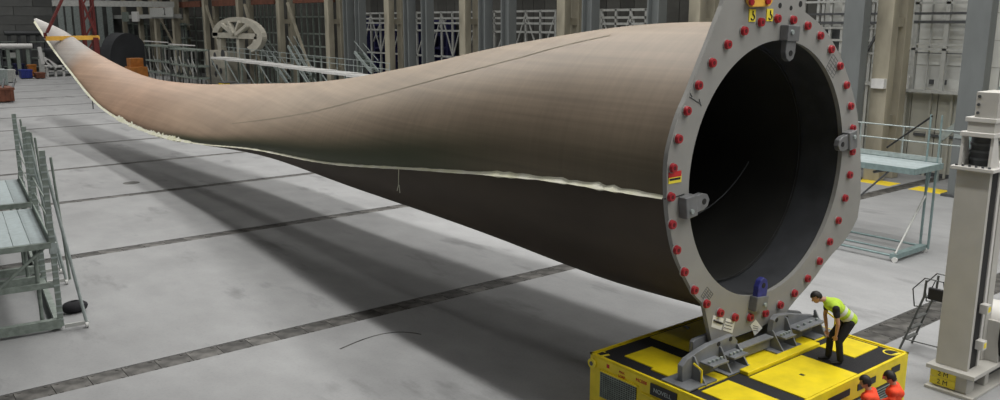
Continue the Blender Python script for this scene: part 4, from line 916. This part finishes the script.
for p0, p1 in (((39, 47), (43, 64)), ((44, 58), (52, 67)), ((47, 60), (57, 67))): b = MB(); q0, q1 = pt(*p0, Y=148), pt(*p1, Y=148); b.bar(q0, q1, .5, .5); b.build('cart_strut', 'white', md)
b = MB(); q = pt(41, 60, Y=148); b.span((q.x - .35, 147.8, 0), (q.x + .35, 148.3, q.z + .2)); b.build('cart_end_post', 'offwhite', md)
q = pt(129, 48, Y=140); zt = pt(129, 33, Y=140).z; hw = pt(149, 48, Y=140).x - q.x
hl = thing('hull_shell', 'dark grey curved mould half standing behind the blade left of the gallery', 'mould', (q.x, 140, 0))
b = MB(); n = 20; prof = [(q.x + hw * math.cos(PI * i / n), 140, zt * math.sin(PI * i / n) ** .6) for i in range(n + 1)]; b.prism(prof, (0, 6, 0)); b.build('hull', 'mould', hl)
b = MB(); b.span((q.x - hw, 139.7, 0), (q.x + hw, 146, .3)); b.build('hull_base', 'motor', hl)
# lifting beam and slings at the blade tip
LY = 76.0; l0, l1 = pt(45.5, 38.5, Y=LY), pt(99, 37.5, Y=LY); lc = (l0 + l1) / 2
lbm = thing('lifting_beam', 'orange yellow lifting beam clamped across the blade near its tip', 'lifting beam', tuple(lc))
b = MB(); b.bar(l0, l1, .34, .34); b.build('beam', 'beamyel', lbm)
b = MB(); b.bar(l0, l0 + Vector((0, 0, .45)), .22, .22); b.build('end_shackle', 'redstrap', lbm); b = MB(); b.span((l1.x - .5, LY - .3, l1.z - 2.4), (l1.x - .1, LY + .3, l1.z)); b.build('clamp_arm', 'redstrap', lbm); b = MB(); b.span((l1.x - 1.6, LY - .3, l1.z - 2.4), (l1.x - .1, LY + .3, l1.z - 2.0)); b.build('clamp_jaw', 'redstrap', lbm)
hk = pt(72, -22, Y=LY)
sl = thing('lifting_sling', 'red webbing sling rising from the lifting beam to the crane', 'sling', tuple(hk))
b = MB(); b.bar(l0 + Vector((.1, -.2, .45)), hk, .35, .16); b.build('sling_leg', 'redstrap', sl); b = MB(); b.bar(l1 + Vector((-.3, -.2, .45)), hk, .35, .16); b.build('sling_leg', 'redstrap', sl)
b = MB(); b.tube(hk, hk + Vector((0, 0, 25.95 - hk.z)), .09, 8); b.build('crane_rope', 'motor', sl); b = MB(); b.ball(hk, .5, .3, .6); b.build('crane_hook', 'redstrap', sl)
# red mast and crane beam behind
p = pt(93, 60, Y=104); t = thing('red_mast', 'red lattice mast standing behind the blade tip', 'mast', (p.x, 104, 0))
for dx in (-.55, .55):
    for dy in (0, 1): b = MB(); b.bar((p.x + dx, 104 + dy, 0), (p.x + dx, 104 + dy, 14), .2, .2); b.build('mast_chord', 'redstrap', t)
for i in range(8): b = MB(); z = i * 1.7; b.bar((p.x - .55, 104, z), (p.x + .55, 104, z + 1.7), .16, .16); b.build('mast_brace', 'redstrap', t)
q0, q1 = pt(53, 4, Y=125), pt(128, -2, Y=125); t = thing('crane_girder', 'pale grey crane girder crossing above the blade tip', 'crane girder', ((q0.x + q1.x) / 2, 125, q0.z))
b = MB(); b.span((q0.x, 124.6, q0.z - .25), (q1.x + 6, 125.6, q0.z + .5)); b.build('girder', 'offwhite', t)
for x in (q0.x + .5, (q0.x + q1.x) / 2, q1.x + 4): b = MB(); b.span((x - .1, 125, q0.z), (x + .1, 125.2, 26)); b.build('hanger', 'motor', t)
for i, px in enumerate((61, 69, 77, 86, 100, 110)):
    q = pt(px, 20, Y=162); t = thing('hanging_strip', 'pale hanging curtain strip at the far end, %s from the left' % ['first', 'second', 'third', 'fourth', 'fifth', 'sixth'][i], 'curtain', (q.x, 162, 0))
    b = MB(); b.span((q.x - .45, 161.9, 0), (q.x + .45, 162.1, 12.5)); b.build('strip', 'galv', t); b = MB(); b.span((q.x - .5, 161.8, 12.5), (q.x + .5, 162.2, 12.8)); b.build('strip_rail', 'motor', t)
# ------------------------------------------------------------------ far left floor clutter
def crate(name, label, cat, px0, py0, px1, py1, m, depth=2., trim='motor'):
    g = pt((px0 + px1) / 2, py1, Z=0); Y = g.y; a, c = pt(px0, py1, Y=Y), pt(px1, py0, Y=Y); t = thing(name, label, cat, ((a.x + c.x) / 2, Y + depth / 2, 0))
    b = MB(); b.span((a.x, Y, .12), (c.x, Y + depth, c.z)); b.build('container_body', m, t, .03)
    b = MB(); b.span((a.x - .08, Y - .08, c.z - .2), (c.x + .08, Y + depth + .08, c.z + .05)); b.build('rim', m, t)
    for x in (a.x + .3, c.x - .3): b = MB(); b.span((x - .15, Y + .05, 0), (x + .15, Y + depth - .05, .12)); b.build('skid', trim, t)
    n = 5
    for i in range(n): b = MB(); x = a.x + (c.x - a.x) * (i + .5) / n; b.span((x - .08, Y - .06, .2), (x + .08, Y, c.z - .2)); b.build('rib', m, t)
    return t, a, c, Y
crate('blue_container', 'bright blue container on the floor left of the blade tip', 'container', 22, 70, 32, 79, 'blue')
crate('navy_container', 'dark navy container behind the bright blue one', 'container', 16, 64, 24, 75, 'navy')
crate('red_toolbox', 'small red cart on the floor below the blade tip', 'cart', 37, 73, 45, 79, 'rust')
crate('yellow_cabinet', 'dull yellow cabinet beside the bright blue container', 'cabinet', 30, 65, 36, 77, 'orangem', 1.5)
crate('grey_cabinet', 'grey steel cabinet at the far left edge', 'cabinet', -4, 70, 7, 86, 'galv', 3)
crate('white_cabinet', 'pale grey cabinet next to the grey one at the far left', 'cabinet', 8, 70, 15, 83, 'offwhite', 2)
t, a, c, Y = crate('red_brown_skip', 'rusty red brown open skip at the left edge of the hall', 'skip', -12, 88, 13.5, 103, 'rust', 3.5)
for i in range(3):
    b = MB(); x = a.x + .5 + i * 1.0; b.bar((x, Y + .4, c.z - .1), (x + .5, Y + 1.5, c.z + .9), .16, .16); tag(b.build('scrap_bar', 'motor'), 'dark scrap bar sticking out of the rusty skip, %s from the left' % ['first', 'second', 'third', 'fourth'][i], 'scrap')
for k, (px0, px1, py, zt) in enumerate(((0, 32, 46, 5.4), (12, 42, 33, 8.0))):
    Y = 155 + k * 8; q0, q1 = pt(px0 - 8, py, Y=Y), pt(px1, py, Y=Y); t = thing('pipe_rail', ['white pipe on posts at the far left end', 'dark gallery rail on the far end wall'][k], 'rail', ((q0.x + q1.x) / 2, Y, 0))
    b = MB(); b.tube(q0, q1, .4, 10); b.build('pipe', ['white', 'motor'][k], t)
    for i in range(4): x = q0.x + (q1.x - q0.x) * (i + .5) / 4; b = MB(); b.span((x - .25, Y, 0), (x + .25, Y + .5, q0.z)); b.build('post', ['galv_green', 'motor'][k], t)
for k, px in enumerate((-2, 12, 41)):
    g = pt(px, 73.5, Z=0); t = thing('tool_rack', 'dark steel tool rack standing at the far end, %s' % ['leftmost', 'second from left', 'right one below the blade tip'][k], 'rack', (g.x, g.y, 0))
    for dx in (-1.2, 1.2): b = MB(); b.span((g.x + dx - .12, g.y, 0), (g.x + dx + .12, g.y + 1, 5.2)); b.build('upright', 'motor', t)
    for z in (1.2, 2.6, 4, 5.2): b = MB(); b.span((g.x - 1.3, g.y, z - .12), (g.x + 1.3, g.y + 1, z)); b.build('shelf', 'galv_green', t)
    for z, dx in ((1.2, -.5), (2.6, .4), (4, -.1)): b = MB(); b.span((g.x + dx - .5, g.y + .2, z), (g.x + dx + .5, g.y + .8, z + .8)); b.build('stored_box', 'offwhite' if dx > 0 else 'motor', t)
